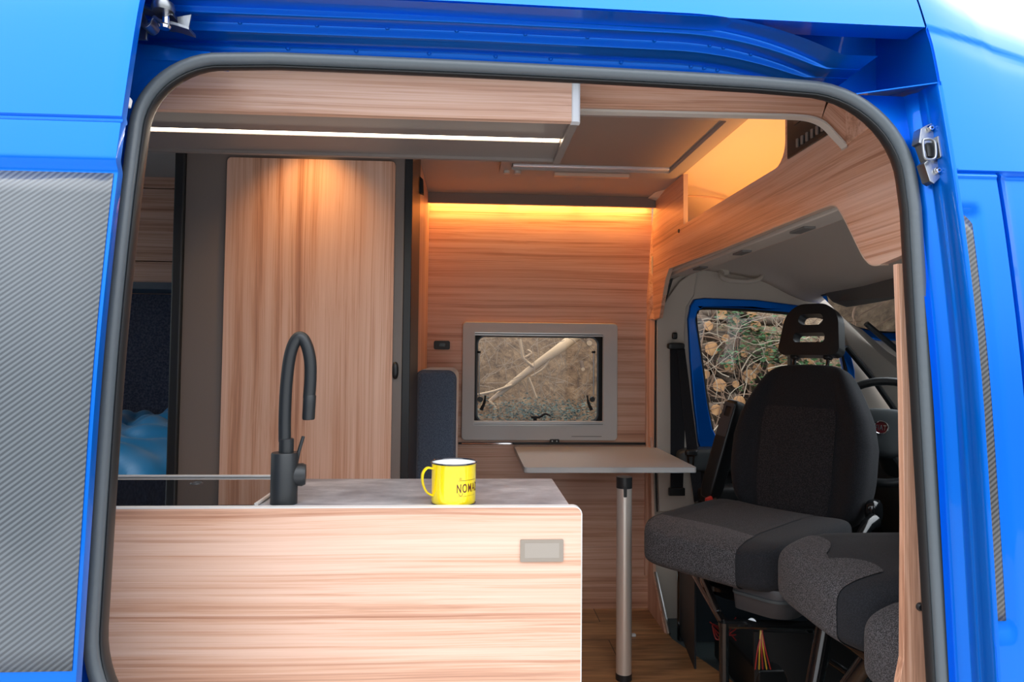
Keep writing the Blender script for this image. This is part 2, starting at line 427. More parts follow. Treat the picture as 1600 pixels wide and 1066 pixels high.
# outer rubber bulb, flattened tube; an inner lip
def seal_tube(path, d, ra, rb, name, mat, par):
    c = on_body(path, d); n = len(c); rings = []
    for i in range(n):
        t = (c[(i+1) % n]-c[i-1]).normalized(); yv = Vector((0, 1, .14)).normalized(); w = t.cross(yv).normalized(); dd = w.cross(t)
        rings.append([c[i]+w*ra*cos(2*PI*k/14)+dd*rb*sin(2*PI*k/14) for k in range(14)])
    mb = MB(); mb.loft(rings, cap=False, closed=True); return build(mb, name, mat, par)
seal = seal_tube(sp, .066, .0105, .012, 'door_seal', M['rubber'], van)
seal['label'] = 'thick dark grey rubber door seal'
seal_tube(seal_path(-.012), .076, .0035, .011, 'seal_lip', M['rubber_dark'], seal)

# right hand outer skin with creases, scallop and door gap
LIP1 = aty(1458, 38, 1.088).z
def ztop(x):
    x -= SH
    return 1.97 if x < .72 else 1.97-.10*smoothstep(.72, .88, x)-max(0, x-.84)*.50
def zc(x):
    x -= SH
    return LIP1-.20*max(0, x-.737)-.35*max(0, x-.82)**1.5
ZG = aty(1550, 268, 1.035).z; ZS1, ZS0 = aty(1518, 333, 1.03).z, aty(1565, 975, .972).z
def shape(x, z):
    y = Yo(z); x -= SH
    d = 0
    def groove(t, w, dep): return dep*max(0, 1-abs(t)/w)
    # crease line high up
    if x > .74: d -= .005*smoothstep(zc(x+SH)-.004, zc(x+SH)+.004, z)
    if .738 < x: d += groove(z-ZG, .004, .006); d += .004*(1-smoothstep(ZG-.010, ZG-.002, z))
    if z < ZG: d += groove(x-.814, .0035, .015)
    # scallop holding the dark film
    sz = smoothstep(ZS0-.035, ZS0, z)*(1-smoothstep(ZS1-.005, ZS1+.02, z))
    d += .007*sz*(1-smoothstep(.766, .778, x))
    d += .006*(smoothstep(.817, .83, x))*(z < ZG)
    return y+d
def vz(x, z):
    zt = ztop(x)
    return z if z < 1.4 else 1.4+(z-1.4)*(zt-1.4)/.57
mb = MB()
xs = [.7365, .738, .742, .748, .755, .76, .765, .77, .775, .78, .785, .79, .795, .799, .803, .808, .8105, .812, .814, .816, .8175, .822, .826, .832, .84]+frange(.86, 2.4, .06)
zs = frange(-.5, .66, .08)+frange(.665, .80, .01)+frange(.86, 1.28, .06)+frange(1.29, 1.37, .006)+frange(1.374, 1.42, .003)+[1.43, 1.47]+frange(1.50, 1.70, .006)+frange(1.72, 1.97, .012)
def win_skip(x, z): return (x > 1.5 and z > 1.40) or 1.06 < x < 1.95 and .92 < z < 1.34
def fr(x, z):
    q = vz(x, z); return Vector((x, shape(x, z if z < 1.4 else z) if z < 1.4 else shape2(x, z, q), q))
def shape2(x, z, q):
    y = Yo(z)  # profile scaled with the dropping roof line
    d = -.005*smoothstep(zc(x)-.004, zc(x)+.004, q) if x > .7365 else 0
    return y+d
xs = [v+SH for v in xs]
mb.grid(fr, xs, zs, win_skip)
# cap roof of the cab: profile end to far side
o = build(mb, 'front_side_panel', M['paint'], van, angle=50, thick=0)
# overhang above the doorway and long roof side, left of the crease corner
mb = MB()
LIP1, LIP0 = aty(1458, 38, 1.088).z, aty(760, 2, 1.096).z
def lip(x): return LIP0+(LIP1-LIP0)*smoothstep(-.3, .80, x)
zz = frange(0, 1, .04)
def ftop(x, t):
    z = lip(x)+(1.97-lip(x))*t
    return Vector((x, Yo(z)-.005, z))
mb.grid(ftop, frange(-1.9, .758, .05), zz)
# folded lower edge of the overhang running inwards (underside of the gutter)
mb.grid(lambda x, t: Vector((x, Yo(lip(x))-.005+.05*t, lip(x)+.002*t)), frange(-1.9, .758, .05), [0, .03, .1, .3, .6, 1])
build(mb, 'roof_side_panel', M['paint'], van, angle=40)
# ribbed rail channel
mb = MB()
prof = []
for py, D in ((98, 1.235), (88, 1.235), (84, 1.232), (80, 1.226), (77, 1.214), (66, 1.198), (63, 1.193), (61, 1.192), (50, 1.191), (48, 1.188), (45, 1.178), (38, 1.161), (35, 1.156), (33, 1.155), (25, 1.154), (22, 1.151), (18, 1.14), (8, 1.118), (2, 1.10)):
    p = aty(700, py, D); prof.append((D-Yo(1.59), p.z))
prof = [(p.x, p.y) for p in spline([Vector((a, b, 0)) for a, b in prof], 3)]
def rib(x, i):
    d, z = prof[i]; k = .85*max(0, x-.35)**2; f = (z-1.60)/.075
    z2 = z-k*(.35+.65*max(0, min(1, f)))-.012*max(0, x+.03); z2 = max(z2, 1.592+.010*smoothstep(.4, .6, x)+f*.004); zz_ = 1.6
    return Vector((x, Yo(1.59)+d-.002, z2))
mb.grid(rib, frange(-.75, .675, .02), list(range(len(prof))))
build(mb, 'rail_channel', M['paint'], van, angle=60)
mb = MB()
for x in (-.40, -.27, -.15, -.03, .09, .20, .32, .42, .445, .495):
    mb = MB(); mb.lathe([(.0001, -.003), (.003, -.0022), (.0042, 0)], rib(x, 24)+Vector((0, -.001, .002)), 'y', 10); build(mb, 'weld_dimple', M['paint'], van)
for x in (-.33, -.21, -.08, .04, .14, .27, .40, .425, .45):
    mb = MB(); mb.lathe([(.0001, -.003), (.003, -.0022), (.0042, 0)], rib(x, 4)+Vector((0, -.001, .001)), 'y', 10); build(mb, 'weld_dimple', M['paint'], van)
# back wall of the pocket and right corner ledge
mb = MB().box(-1.9, .64, 1.25, 1.262, 1.655, 1.80).box(.64, .765, 1.25, 1.262, 1.595, 1.80)
build(mb, 'gutter_back', M['paint'], van)
mb = MB(); mb.plate([(.655, Yo(1.56)+.06, 1.556), (.763, Yo(1.56), 1.556), (.763, 1.255, 1.596), (.655, 1.255, 1.596)], (0, 0, -.002)); build(mb, 'corner_ledge', M['paint'], van)
# doorway surround (recessed face) with the opening cut out: between seal and outer step
mb = MB()
out = seal_path(.0); n = len(out)
def surround(p, t):
    x, z = p
    # grow outwards towards a big rectangle
    tx = -.80 if x < .1 and z > -.0 and x < SX0+.14 else (.7285 if x > .5 else x)
    tz = z
    if z > SZ-.10 and x < SX0+.14: tz = min(1.585, z+.04)
    return Vector((x+(tx-x)*t, 0, z+(tz-z)*t))
# left field
left = [(x, z) for x, z in out if x < SX0+.13 and z > .3]
def fieldL(z, t):
    # x on seal at height z (left side)
    if z > SZ-.125: a = (z-(SZ-.125))/.125; xl = SX0+.125-.125*math.sqrt(max(0, 1-min(1, a)**2))
    elif z < .70: xl = SX0+.18-math.sqrt(max(0, .18**2-min(.18, .70-z)**2)) if z > .56 else SX0+.06
    else: xl = SX0
    x = xl+(-.95-xl)*t; d = .066+.012*smoothstep(.02, .12, t)
    return Vector((x, Yo(z)+d, z))
zl = frange(-.5, .5, .1)+frange(.52, 1.45, .04)+frange(1.46, SZ, .006)
mb.grid(fieldL, zl, [0, .04, .08, .12, .3, .6, 1]); mb.grid(lambda x, z: Vector((x, Yo(z)+.0785, 1.570+(z-1.570)*(1-.22*smoothstep(-.56, -.44, x)))), frange(-.95, -.44, .03), [1.570, 1.59, 1.612]); mb.grid(lambda x, t: Vector((x, Yo(1.612)+.0785+.09*t, 1.570+.042*(1-.22*smoothstep(-.56, -.44, x))+.004*t)), frange(-.95, -.44, .03), [0, 1]); build(mb, 'doorway_surround', M['paint'], van, angle=50); mb = MB()
def fieldR(z, t):
    r = .165; zt = SZ-.014
    if z > zt-r: a = min(1, (z-(zt-r))/r); xr = SX1-r+r*math.sqrt(max(0, 1-a*a))
    else: xr = SX1
    cs = STEP[t]; x1 = .7545 if t > 0 else xr
    return Vector((x1+cs[0], Yo(z)+cs[1], z))
STEP = [(0, .066), (-.0075, .067), (-.0015, .055), (.004, .049), (.0055, .046), (.0030, .034), (.0048, .030), (.0062, .027), (.0050, .018), (.0072, .008), (.0082, .001), (.0120, -.003)]
STEP = [(p.x, p.y) for p in [Vector((a, b)) for a, b in STEP]]
zr = frange(-.5, 1.38, .06)+frange(1.385, 1.556, .005)
mb.grid(fieldR, zr, list(range(len(STEP))))
# upper part of the outer step (end wall of the pocket)
mb.grid(lambda z, t: Vector((.764, Yo(z)-.003+.2*t, z)), frange(1.55, 1.86, .02), [0, .3, 1])
build(mb, 'pillar_step', M['paint'], van, angle=50)
# inner reveal: flange behind the seal
mb = MB(); a = on_body(seal_path(-.009), .07); b = on_body(seal_path(-.009), .090)
mb.loft([a, b], cap=False); build(mb, 'doorway_flange', M['rubber_dark'], van)
# dark film strip in the scallop
mb = MB(); zt_ = 1.316
def strip(x, t):
    tt = t
    top = ZS1-.016*((x-.769)/.019)**2; z = ZS0+(top-ZS0)*tt
    return Vector((x+.0, shape(x, z)-.0022, z))
mb.grid(strip, frange(.7675, .788, .0025), frange(0, 1, .04))
st = build(mb, 'film_strip', M['carbon_dk'], van, thick=.001); st['label'] = 'long dark grey twill patterned strip'
# roof and far side shell
mb = MB()
far_holes = []
mb.grid(lambda x, t: Vector((x, 1.95+t*1.17, (1.965 if x < .7 else vz(x, 1.965))-.0-.02*(t*1.0)**3)), frange(-1.95, .7, .2)+frange(.74, 1.5, .06), frange(0, 1, .1))
build(mb, 'roof', M['paint'], van)

# latch striker on the right pillar
lz0, lz1 = aty(1462, 286, 1.08).z, aty(1452, 192, 1.09).z
lt = thing('door_latch_bracket', 'grey steel latch bracket bolted to the blue pillar right of the doorway', 'latch', (.72, 1.1, 1.42))
lt.parent = None
def lp(px, py, d=0): z = aty(px, py, 1.11).z; return aty(px-2, py, Yo(z)+.026-d)
mb = MB(); mb.plate([lp(1447, 197), lp(1463, 190), lp(1466, 210), lp(1475, 262), lp(1477, 272), lp(1462, 287), lp(1455, 283), lp(1446, 255), lp(1452, 250), lp(1443, 225), lp(1438, 223), lp(1441, 201)], (0, .020, 0))
build(mb, 'mounting_plate', M['steel'], lt, bevel=.0015)
mb = MB(); c = [lp(1444, 222, .011), lp(1448, 218, .011), lp(1458, 218, .011), lp(1463, 224, .011), lp(1464, 243, .011), lp(1460, 249, .011), lp(1450, 249, .011), lp(1446, 243, .011)]
mb.tube(spline(c, 4, True), .0022, 8, closed=True); build(mb, 'striker_loop', M['steel'], lt)
mb = MB().plate([lp(1459, 216, .001), lp(1467, 214, .001), lp(1472, 245, .001), lp(1464, 250, .001)], (0, -.012, 0)); build(mb, 'guide_block', M['steel'], lt, bevel=.002)
mb = MB().plate([lp(1448, 224, .001), lp(1460, 224, .001), lp(1461, 245, .001), lp(1450, 245, .001)], (0, -.003, 0)); build(mb, 'latch_recess', M['black'], lt)
for px, py in ((1455, 201), (1466, 267)):
    mb = MB(); c = lp(px, py, .001); mb.lathe([(.0001, -.006), (.0035, -.006), (.0052, -.0035), (.0056, 0)], c, 'y', 16)
    b_ = build(mb, 'bolt', M['chrome'], lt)
    build(MB().lathe([(.0001, -.0063), (.002, -.0063), (.002, -.004)], c, 'y', 6), 'bolt_socket', M['black'], b_)

# roller carriage at the top left (carries the slid-back door)
cr = thing('door_roller_carriage', 'worn grey steel roller carriage in the rail at the top left above the door seal', 'hinge', (-.5, 1.12, 1.62))
def cp(px, py, D=1.12): return aty(px, py, D)
mb = MB(); mb.plate([cp(205, 4), cp(222, 6), cp(238, 12), cp(256, 10), cp(268, 16), cp(270, 24), cp(250, 19), cp(236, 17), cp(215, 10), cp(205, 8)], (0, .03, 0))
build(mb, 'upper_arm', M['steel'], cr, bevel=.002)
pts = [cp(206, 27), cp(212, 30), cp(221, 38), cp(228, 40), cp(235, 35), cp(240, 26), cp(252, 33), cp(270, 36), cp(295, 44)]
mb = MB(); sp_ = spline(pts, 5); mb.loft([[p+Vector((0, 0, .0026)), p+Vector((0, .03, .0026)), p+Vector((0, .03, -.0026)), p+Vector((0, 0, -.0026))] for p in sp_])
build(mb, 'lower_arm', M['steel'], cr, bevel=.001)
c = cp(255, 13, 1.115); mb = MB().lathe([(.0001, .012), (.010, .012), (.016, .008), (.018, .0), (.016, -.006), (.0001, -.006)], c, 'z', 24); build(mb, 'roller', M['steel'], cr)
mb = MB().cyl(cp(259, 20, 1.122), cp(259, 42, 1.122), .006); mb.lathe([(.0001, -.004), (.008, -.004), (.010, 0), (.008, .003), (.0001, .003)], cp(257, 41, 1.12), 'z', 20)
build(mb, 'pivot_pin', M['chrome'], cr)
mb = MB().plate([cp(276, 26, 1.13), cp(299, 22, 1.13), cp(295, 42, 1.13), cp(278, 40, 1.13)], (0, .004, 0)); build(mb, 'end_plate', M['steel'], cr, bevel=.0008)
mb = MB().plate([cp(205, 14, 1.14), cp(222, 18, 1.14), cp(229, 30, 1.14), cp(229, 62, 1.14), cp(206, 60, 1.14)], (0, .006, 0)); build(mb, 'back_plate', M['steel'], cr, bevel=.001)

# ------------------------------------------------------------------ slid-back sliding door on the left
sd = thing('sliding_door', 'bright blue sliding door pushed back at the left, grey striped film on its lower half', 'van door', (-.9, .9, -.3))
ZA, ZB, ZF1, ZF0 = aty(100, 186, 1.01).z, aty(100, 257, 1.0).z, aty(80, 269, 1.0).z, aty(60, 1052, .932).z
def ds(z):
    d = -.045
    g = lambda c, w, dep: dep*max(0, 1-abs(z-c)/w)
    d += g(ZA, .005, .006)
    d += .010*(1-smoothstep(ZB-.010, ZB+.010, z))
    return Yo(z)+d
XE = -.500
zs = frange(-.45, 1.34, .04)+frange(1.345, 1.45, .0035)+frange(1.46, 1.72, .01)
mb = MB()
secs = [(-1.75, 0), (-1.2, 0), (-.7, 0), (-.52, 0), (-.5035, .0002), (XE-.0006, .0012), (XE, .004), (XE, .014), (XE-.003, .017), (XE-.03, .018), (XE-.034, .036), (XE-.10, .040), (-1.75, .040)]
mb.grid(lambda i, z: Vector((secs[i][0], ds(z)+secs[i][1], z)), list(range(len(secs))), zs)
build(mb, 'door_shell', M['paint'], sd, angle=40)
mb = MB()
mb.grid(lambda x, z: Vector((x, ds(z)-.0012, z)), frange(-1.75, -.505, .1), frange(ZF0, ZF1, .03))
d_ = build(mb, 'side_film', M['carbon'], sd, thick=.0012); d_['label'] = 'grey film with fine diagonal stripes'
mb = MB().grid(lambda x, t: Vector((x, .95-.0, t)), [0], [0]) if False else MB()
q = [aty(182, 143, 1.045), aty(193, 144, 1.045), aty(198, 150, 1.045), aty(195, 163, 1.045), aty(182, 161, 1.045)]
mb.plate(q, (0, .02, 0)); build(mb, 'door_buffer', M['white_pl'], sd, bevel=.002)
# ground outside
mb = MB().box(-12, 14, -10, 3.6, -.6, -.55); tag(build(mb, 'ground', M['asphalt'], bevel=0), kind='structure', label='grey gravel ground outside the van')

# ------------------------------------------------------------------ interior setting
def struct(mb, name, mat, parent=None, label=None, **k):
    o = build(mb, name, mat, parent, **k)
    if parent is None: o['kind'] = 'structure'
    if label: o['label'] = label
    return o
WY = 3.03; ZC = aty(850, 304, 2.94).z
wl = aty(722, 503, WY); wr = aty(961, 687, WY)
wx0, wx1, wz0, wz1 = wl.x+.003, wr.x+.006, wr.z-.003, wl.z+.0
hole = rrect(wx0+.03, wx1-.03, wz0+.03, wz1-.03, .03)
struct(MB().plate([(-1.95, WY, 0), (.805, WY, 0), (.805, WY, ZC), (-1.95, WY, ZC)], (0, .05, 0), [XZ(hole, WY)]), 'wall_far', M['wood_x'], smooth=False)
struct(MB().plate([(-1.95, 1.0, -.03), (-1.95, WY+.04, -.03), (.80, WY+.04, -.03), (.80, 2.70, -.03), (.955, 2.17, -.03), (1.0, 1.0, -.03)], (0, 0, .03)), 'floor', M['oak'], smooth=False)
fc = struct(MB().box(.7, 2.2, .95, 3.05, -.06, -.035), 'floor_cab', M['mat_floor'], smooth=False)
# ceiling with the rooflight opening
ra_, rb_ = atz(1140, 178, ZC), atz(1042, 262, ZC); rx0, rx1, ry0, ry1 = .10, (ra_.x+rb_.x)/2+.045, 1.9, rb_.y
struct(MB().plate([(-1.95, 1.28, ZC), (.80, 1.28, ZC), (.80, WY, ZC), (-1.95, WY, ZC)], (0, 0, .03)), 'ceiling', M['ceil'], smooth=False)
rh = YZ(rrect(1.25, 2.75, .95, 1.50, .06), -1.95)
struct(MB().plate([(-1.95, .98, 0), (-1.95, 3.08, 0), (-1.95, 3.08, ZC), (-1.95, .98, ZC)], (.03, 0, 0), [rh]), 'wall_rear', M['carpet'], smooth=False)
w3_ = thing('added_rear_window', None, None, (-1.94, 2, 1.2), kind='structure'); w3_['label'] = 'unseen rear window added to let daylight into the van'  # out of view, added so sky light brightens the bed area
build(MB().plate(rh, (.003, 0, 0)), 'pane', M['pane'], w3_)
# far side body shell
mb = MB().plate([(-1.95, 3.095, -.5), (.82, 3.095, -.5), (.82, 3.095, 1.95), (-1.95, 3.095, 1.95)], (0, .02, 0), [XZ(hole, 3.095)])
build(mb, 'far_side_panel', M['paint'], van, smooth=False)
# valance below the ceiling above the far wall
va = thing('light_valance', 'taupe light valance along the top of the far wood wall', 'valance', (.3, 2.95, 1.75))
a, b = aty(665, 300, 2.955), aty(665, 317.5, 2.955)
build(MB().box(-.19, .798, 2.94, 2.955, b.z, ZC-.001), 'front_board', M['taupe'], va)
build(MB().box(-.19, .798, 2.985, 3.0, b.z+.035, b.z+.05), 'light_strip', M['led_w'], va)
for k in range(3): area('valance_light', (-.03+.33*k, 2.998, b.z+.02), (R(8), 0, 0), .31, .02, .50, (1, .40, .08))
# far wall end strip, slanting pillar cover
mb = MB().plate([aty(1024, 322, 3.0), aty(1034, 322, 2.98), aty(1040, 430, 2.95), aty(1030, 498, 2.93), aty(1014, 499, 3.0), aty(1013, 470, 3.0), aty(1016, 400, 3.02)], (0, .03, 0))
struct(mb, 'trim_1', M['wood_y'], smooth=False)
mb = MB().plate([aty(1011, 500, 3.01), aty(1023, 500, 2.98), aty(1021, 760, 2.98), aty(1014, 900, 3.0), aty(1008, 900, 3.01)], (0, .03, 0))
struct(mb, 'trim_2', M['wood_z'], smooth=False)
# lower side cheek by the cab step, metal nosing
mb = MB().plate([(.787, 3.02, .75), (.787, 2.985, .75), (.787, 2.95, .35), (.787, 2.93, .17), (.787, 2.755, 0), (.787, 3.02, 0)], (.012, 0, 0))
ch = struct(mb, 'trim_3', M['wood_z'], smooth=False)
build(MB().tube([(.795, 2.925, .185), (.80, 2.745, .0)], .008, 8), 'metal_nosing', M['alu'], ch)
for px, py in ((1008.5, 869), (1009, 924), (1013, 377), (1016, 496), (1013, 510)):
    pass

# transverse partition between living space and cab ------------------
PX = .80
def pp(px, py, X=PX): return atx(px, py, X)
pt = thing('overcab_partition', 'wood panel with a shelf opening between living space and cab, high at the right', 'shelf unit', (PX, 2, 1.3))
bot = [(1.142, 1.305)]+[(q.y, q.z) for q in [pp(*t) for t in ((1395, 405), (1368, 414), (1352, 405), (1338, 380), (1325, 353), (1313, 331), (1303, 321), (1285, 325), (1240, 343), (1130, 388), (1046, 419), (1040, 436), (1036, 460), (1030, 497))]]+[(2.955, 1.262), (2.99, 1.255), (2.99, 1.7), (2.96, ZC)]
outer = YZ([(1.245, 1.60)]+bot[:0], PX)
outer = YZ([(2.96, ZC), (2.64, ZC)], PX)
bl = spline([Vector((0, a, b)) for a, b in bot[:10]], 5)
opening_l = pp(1068, 300).y; oz = 1.6
poly = [(2.96, ZC), (opening_l, ZC), (opening_l, oz)]
r = .06; y0 = pp(1227, 200).y
poly += [(y0+r-r*sin(R(a)), oz+r-r*cos(R(a))) for a in range(0, 91, 15)]
poly += [(y0, ZC), (1.24, ZC), (1.142, 1.56)]
poly += [(p.y, p.z) for p in bl]+bot[10:]
build(MB().plate(YZ(poly, PX), (.015, 0, 0)), 'panel', M['wood_y'], pt, bevel=.0008, smooth=False)
# pale edge banding along the cut edges
def band(l, name):
    mb = MB(); rings = []
    for p in l:
        p = Vector(p); rings.append([p+Vector((-.001, 0, -.0012)), p+Vector((-.001, 0, .0012)), p+Vector((.016, 0, .0012)), p+Vector((.016, 0, -.0012))])
    mb.loft(rings); build(mb, name, M['wood_edge'], pt)
band([Vector((PX, p.y, p.z-.001)) for p in bl[8:]]+[Vector((PX, a, b-.001)) for a, b in bot[10:14]], 'lower_edge_band')
# edge of shelf opening left post
build(MB().box(PX-.001, PX+.016, opening_l-.002, opening_l, oz, ZC), 'post_edge_band', M['wood_edge'], pt)
build(MB().box(PX+.015, 1.07, 1.32, 2.96, 1.50, 1.515), 'shelf_board', M['wood_x'], pt)
for px, py in ((1061, 361),): 
    c = pp(px, py, PX); build(MB().lathe([(.0001, -.004), (.006, -.004), (.008, 0)], c, 'x', 14), 'screw_cap', M['black'], pt)
c = aty(1032, 379, 2.955); build(MB().lathe([(.0001, -.004), (.006, -.004), (.008, 0)], c, 'y', 14), 'screw_cap', M['black'], pt)
# liner of the over-cab space: curves down in front
mb = MB(); lp_ = spline([(.812, 0, 1.817), (.90, 0, 1.79), (.98, 0, 1.73), (1.04, 0, 1.64), (1.07, 0, 1.51)], 6)
mb.grid(lambda y, i: Vector((lp_[i].x-.05*smoothstep(2.55, 2.98, y), y, lp_[i].z-.03*smoothstep(2.6, 2.98, y))), frange(1.32, 2.99, .1), list(range(len(lp_))))

build(mb, 'curved_liner', M['cream'], pt, thick=.004, angle=50)
mb = MB(); mb.tube(spline([(.815, 2.72, 1.745), (.90, 2.68, 1.74), (.97, 2.60, 1.71), (1.03, 2.5, 1.64)], 6), .004, 8); build(mb, 'liner_seam', M['wood_edge'], pt)
build(MB().box(.822, .83, 1.85, 2.6, 1.565, 1.572), 'light_strip', M['led_w'], pt)
area('overcab_light', (.86, 2.20, 1.54), (R(180), R(-20), 0), .06, 1.0, .95, (1, .43, .10))
# control panel
c1 = pp(1233, 200).y; c0 = c1-.20
ctl = thing('control_panel', 'black control panel with a row of small switches on the wood partition, top right', 'control panel', (PX, 1.65, 1.62))
build(MB().box(PX-.006, PX, c0, c1, 1.602, 1.74), 'face_plate', M['black_gloss'], ctl, bevel=.002)
for k in range(6):
    y = c1-.055-.024*k
    b_ = build(MB().box(PX-.010, PX-.006, y-.008, y, 1.615, 1.636), 'switch', M['taupe'], ctl, bevel=.001)
build(MB().box(PX-.0075, PX-.006, c1-.08, c1-.04, 1.675, 1.70), 'display', M['glass_black'], ctl)
# header above doorway with arched corner
hd = thing('doorway_header', 'warm wood header board above the doorway, arching down at its right end', 'header board', (.45, 1.48, 1.6))
HY = 1.412
b0, b1 = aty(905, 172, HY), aty(1235, 180, HY)
arc = [aty(1235, 180, HY), aty(1262, 182, HY), aty(1280, 187, HY), aty(1293, 195, HY), aty(1307, 210, HY), aty(1325, 229, HY)]
arc = [Vector((min(p.x, .796), p.y, p.z)) for p in spline(arc, 5)]; mit = aty(1290, 181, HY)
end = Vector((.812, HY, arc[-1].z))
build(MB().plate([Vector((.15, HY, b0.z)), b0]+arc[:12]+[Vector((arc[11].x+.075, HY, ZC)), Vector((.15, HY, ZC))], (0, .015, 0)), 'long_board', M['wood_x'], hd, smooth=False)
build(MB().plate(arc[11:]+[Vector((.795, HY, 1.60)), Vector((.795, HY, ZC)), Vector((arc[11].x+.075, HY, ZC))], (0, .015, 0)), 'corner_board', M['wood_d'], hd, smooth=False)
mb = MB(); mb.loft([[p+Vector((0, -.003, -.003)), p+Vector((0, .02, -.003)), p+Vector((0, .02, .002)), p+Vector((0, -.003, .002))] for p in [Vector((.21, HY, b0.z)), b0]+arc])
build(mb, 'edge_band', M['beige'], hd)
build(MB().plate([(.794, 1.232, 1.577), (.794, HY, 1.556), (.794, HY, ZC), (.794, 1.20, ZC)], (.005, 0, 0)), 'side_board', M['wood_d'], hd, smooth=False)
build(MB().box(.22, .80, 1.272, HY, 1.70, 1.708), 'soffit_board', M['wood_x'], hd)
# door pillar cover, pale wood upright at the right
TYY = 1.125
p1 = [aty(1403, 412, TYY), aty(1410, 600, TYY), aty(1413, 800, TYY), aty(1412, 1030, TYY), aty(1405, 1066, TYY), aty(1400, 1120, TYY)]
mb = MB().plate(p1+[(p1[-1].x, TYY, 0), (.80, TYY, 0), (.80, TYY, p1[0].z)], (0, .014, 0))
tr = struct(mb, 'trim_4', M['wood_z'], smooth=False, bevel=.001)
for px, py in ((1417, 402), (1419, 437), (1437, 948)):
    c = aty(px, py, TYY); build(MB().lathe([(.0001, -.006), (.005, -.006), (.007, -.002), (.007, 0)], c, 'y', 16), 'screw_cap', M['black'], tr)

# rooflight -----------------------------------------------------------
sk = thing('rooflight', 'beige framed roof window with closed brown blind and a chrome rail in the ceiling', 'roof window', (.45, 2.4, ZC))
fz = ZC-.022
mb = MB().plate(XY(rrect(rx0, rx1, ry0-.05, ry1+.075, .03), ZC), (0, 0, -.022), [XY(rrect(rx0+.04, rx1-.045, ry0, ry1, .01), ZC)])
build(mb, 'frame', M['ceil'], sk, bevel=.004)
build(MB().box(rx0+.04, rx1-.045, ry0, ry1-.03, ZC-.008, ZC-.004), 'blind', simple('brown grey pleated blind', (.36, .29, .24), .7), sk)
build(MB().box(rx0+.045, rx1-.05, ry1-.026, ry1-.004, ZC-.016, ZC-.004), 'chrome_rail', simple('chrome with painted reflection tone', (.86, .86, .90), .22, metal=.45), sk, bevel=.003)  # pale lavender base stands in for the outside mirrored in the chrome
build(MB().box(.30, .58, ry1+.02, ry1+.045, fz-.012, fz+.002), 'grip_bar', M['wood_edge'], sk, bevel=.004)
for x in (.125, .165): build(MB().cyl((x, ry1+.02, fz+.002), (x, ry1+.02, fz-.01), .012), 'vent_knob', M['beige'], sk)

# overhead cabinet ----------------------------------------------------
oc = thing('overhead_cabinet', 'long overhead cabinet with wood front and taupe underside above the kitchen block', 'cabinet', (-.4, 1.4, 1.53))
c = aty(907, 191, 1.28); OX = c.x; OZ = c.z; OB = atz(868, 256, OZ).y; LYa = atz(700, 219, OZ).y; LYb = LYa+.02
build(MB().box(-1.6, OX-.016, 1.28, 1.296, OZ+.001, ZC), 'front_panel', M['wood_x'], oc, smooth=False)
build(MB().plate(XY(rrect(OX-.017, OX, 1.277, 1.298, (.0, .0, .004, .008)), OZ), (0, 0, .29)), 'corner_profile', M['white_pl'], oc, bevel=.001)
mb = MB().box(-1.6, OX-.018, 1.296, LYa-.003, OZ+.008, OZ+.018).box(-1.6, OX-.018, LYb+.003, OB, OZ+.008, OZ+.018).box(-1.6, OX-.018, LYa-.003, LYb+.003, OZ+.018, OZ+.02)
build(mb, 'underside_panel', M['taupe'], oc, smooth=False)
build(MB().box(OX-.018, OX-.002, 1.296, OB+.004, OZ+.0, ZC), 'end_panel', M['taupe'], oc, bevel=.001)
build(MB().box(-1.6, OX-.018, OB-.012, OB, OZ+.002, ZC), 'back_panel', M['taupe'], oc)
build(MB().box(-1.6, OX-.022, LYa, LYb, OZ+.009, OZ+.0175), 'light_strip', M['led'], oc)
area('cabinet_light', (-.55, LYa+.01, OZ-.002), (R(-12), 0, 0), 1.4, .012, .6, (1, .88, .72))

# kitchen block -------------------------------------------------------
kb = thing('kitchen_block', 'pale wood kitchen block with rounded front panel in the doorway', 'cabinet', (-.4, 1.35, 0))
KY = 1.28; kt = aty(600, 793.5, KY).z; KX = aty(908.5, 850, KY).x
front = rrect(-1.7, KX, 0.001, kt, (.014, 0, 0, 0))
fp = build(MB().plate(XZ(front, KY), (0, .016, 0)), 'front_panel', M['wood_x'], kb, smooth=False)
mb = MB(); pth = [Vector((-1.7, 0, kt))]+[Vector((a, 0, b)) for a, b in front[:7]][::-1]+[Vector((KX, 0, .01))]
pth = [Vector((-1.7, 0, kt-.0001))]+[Vector((a, 0, b)) for a, b in rrect(-1.7, KX, 0, kt, (.014, 0, 0, 0))[6::-1]]+[Vector((KX, 0, .001))]
rings = []
for i, p in enumerate(pth):
    t = (pth[min(i+1, len(pth)-1)]-pth[max(i-1, 0)]).normalized(); nn = Vector((-t.z, 0, t.x))
    if nn.z < 0 or (abs(nn.z) < .2 and nn.x < 0): nn = -nn
    rings.append([p+Vector((0, KY-.0006, 0))-nn*.0005, p+Vector((0, KY-.0006, 0))+nn*.0012, p+Vector((0, KY+.0166, 0))+nn*.0012, p+Vector((0, KY+.0166, 0))-nn*.0005])
mb.loft(rings); build(mb, 'edge_profile', M['edge_white'], kb)
CB = atz(862, 748, kt-.004); cb_y = CB.y
cx1 = atz(890, 790, kt-.004).x
build(MB().box(-1.7, cx1-.012, KY+.016, cb_y-.02, .001, kt-.035), 'carcass', M['wood_x'], kb, smooth=False)
a, b = aty(813, 843, KY), aty(880, 877, KY)
pl = build(MB().plate(XZ(rrect(a.x, b.x, b.z, a.z, .002), KY-.0035), (0, .0035, 0)), 'latch_plate', simple('brushed beige metal', (.34, .29, .24), .42, metal=.6, bump=.1), kb, bevel=.0008)
pl['label'] = 'small rectangular brushed metal plate'
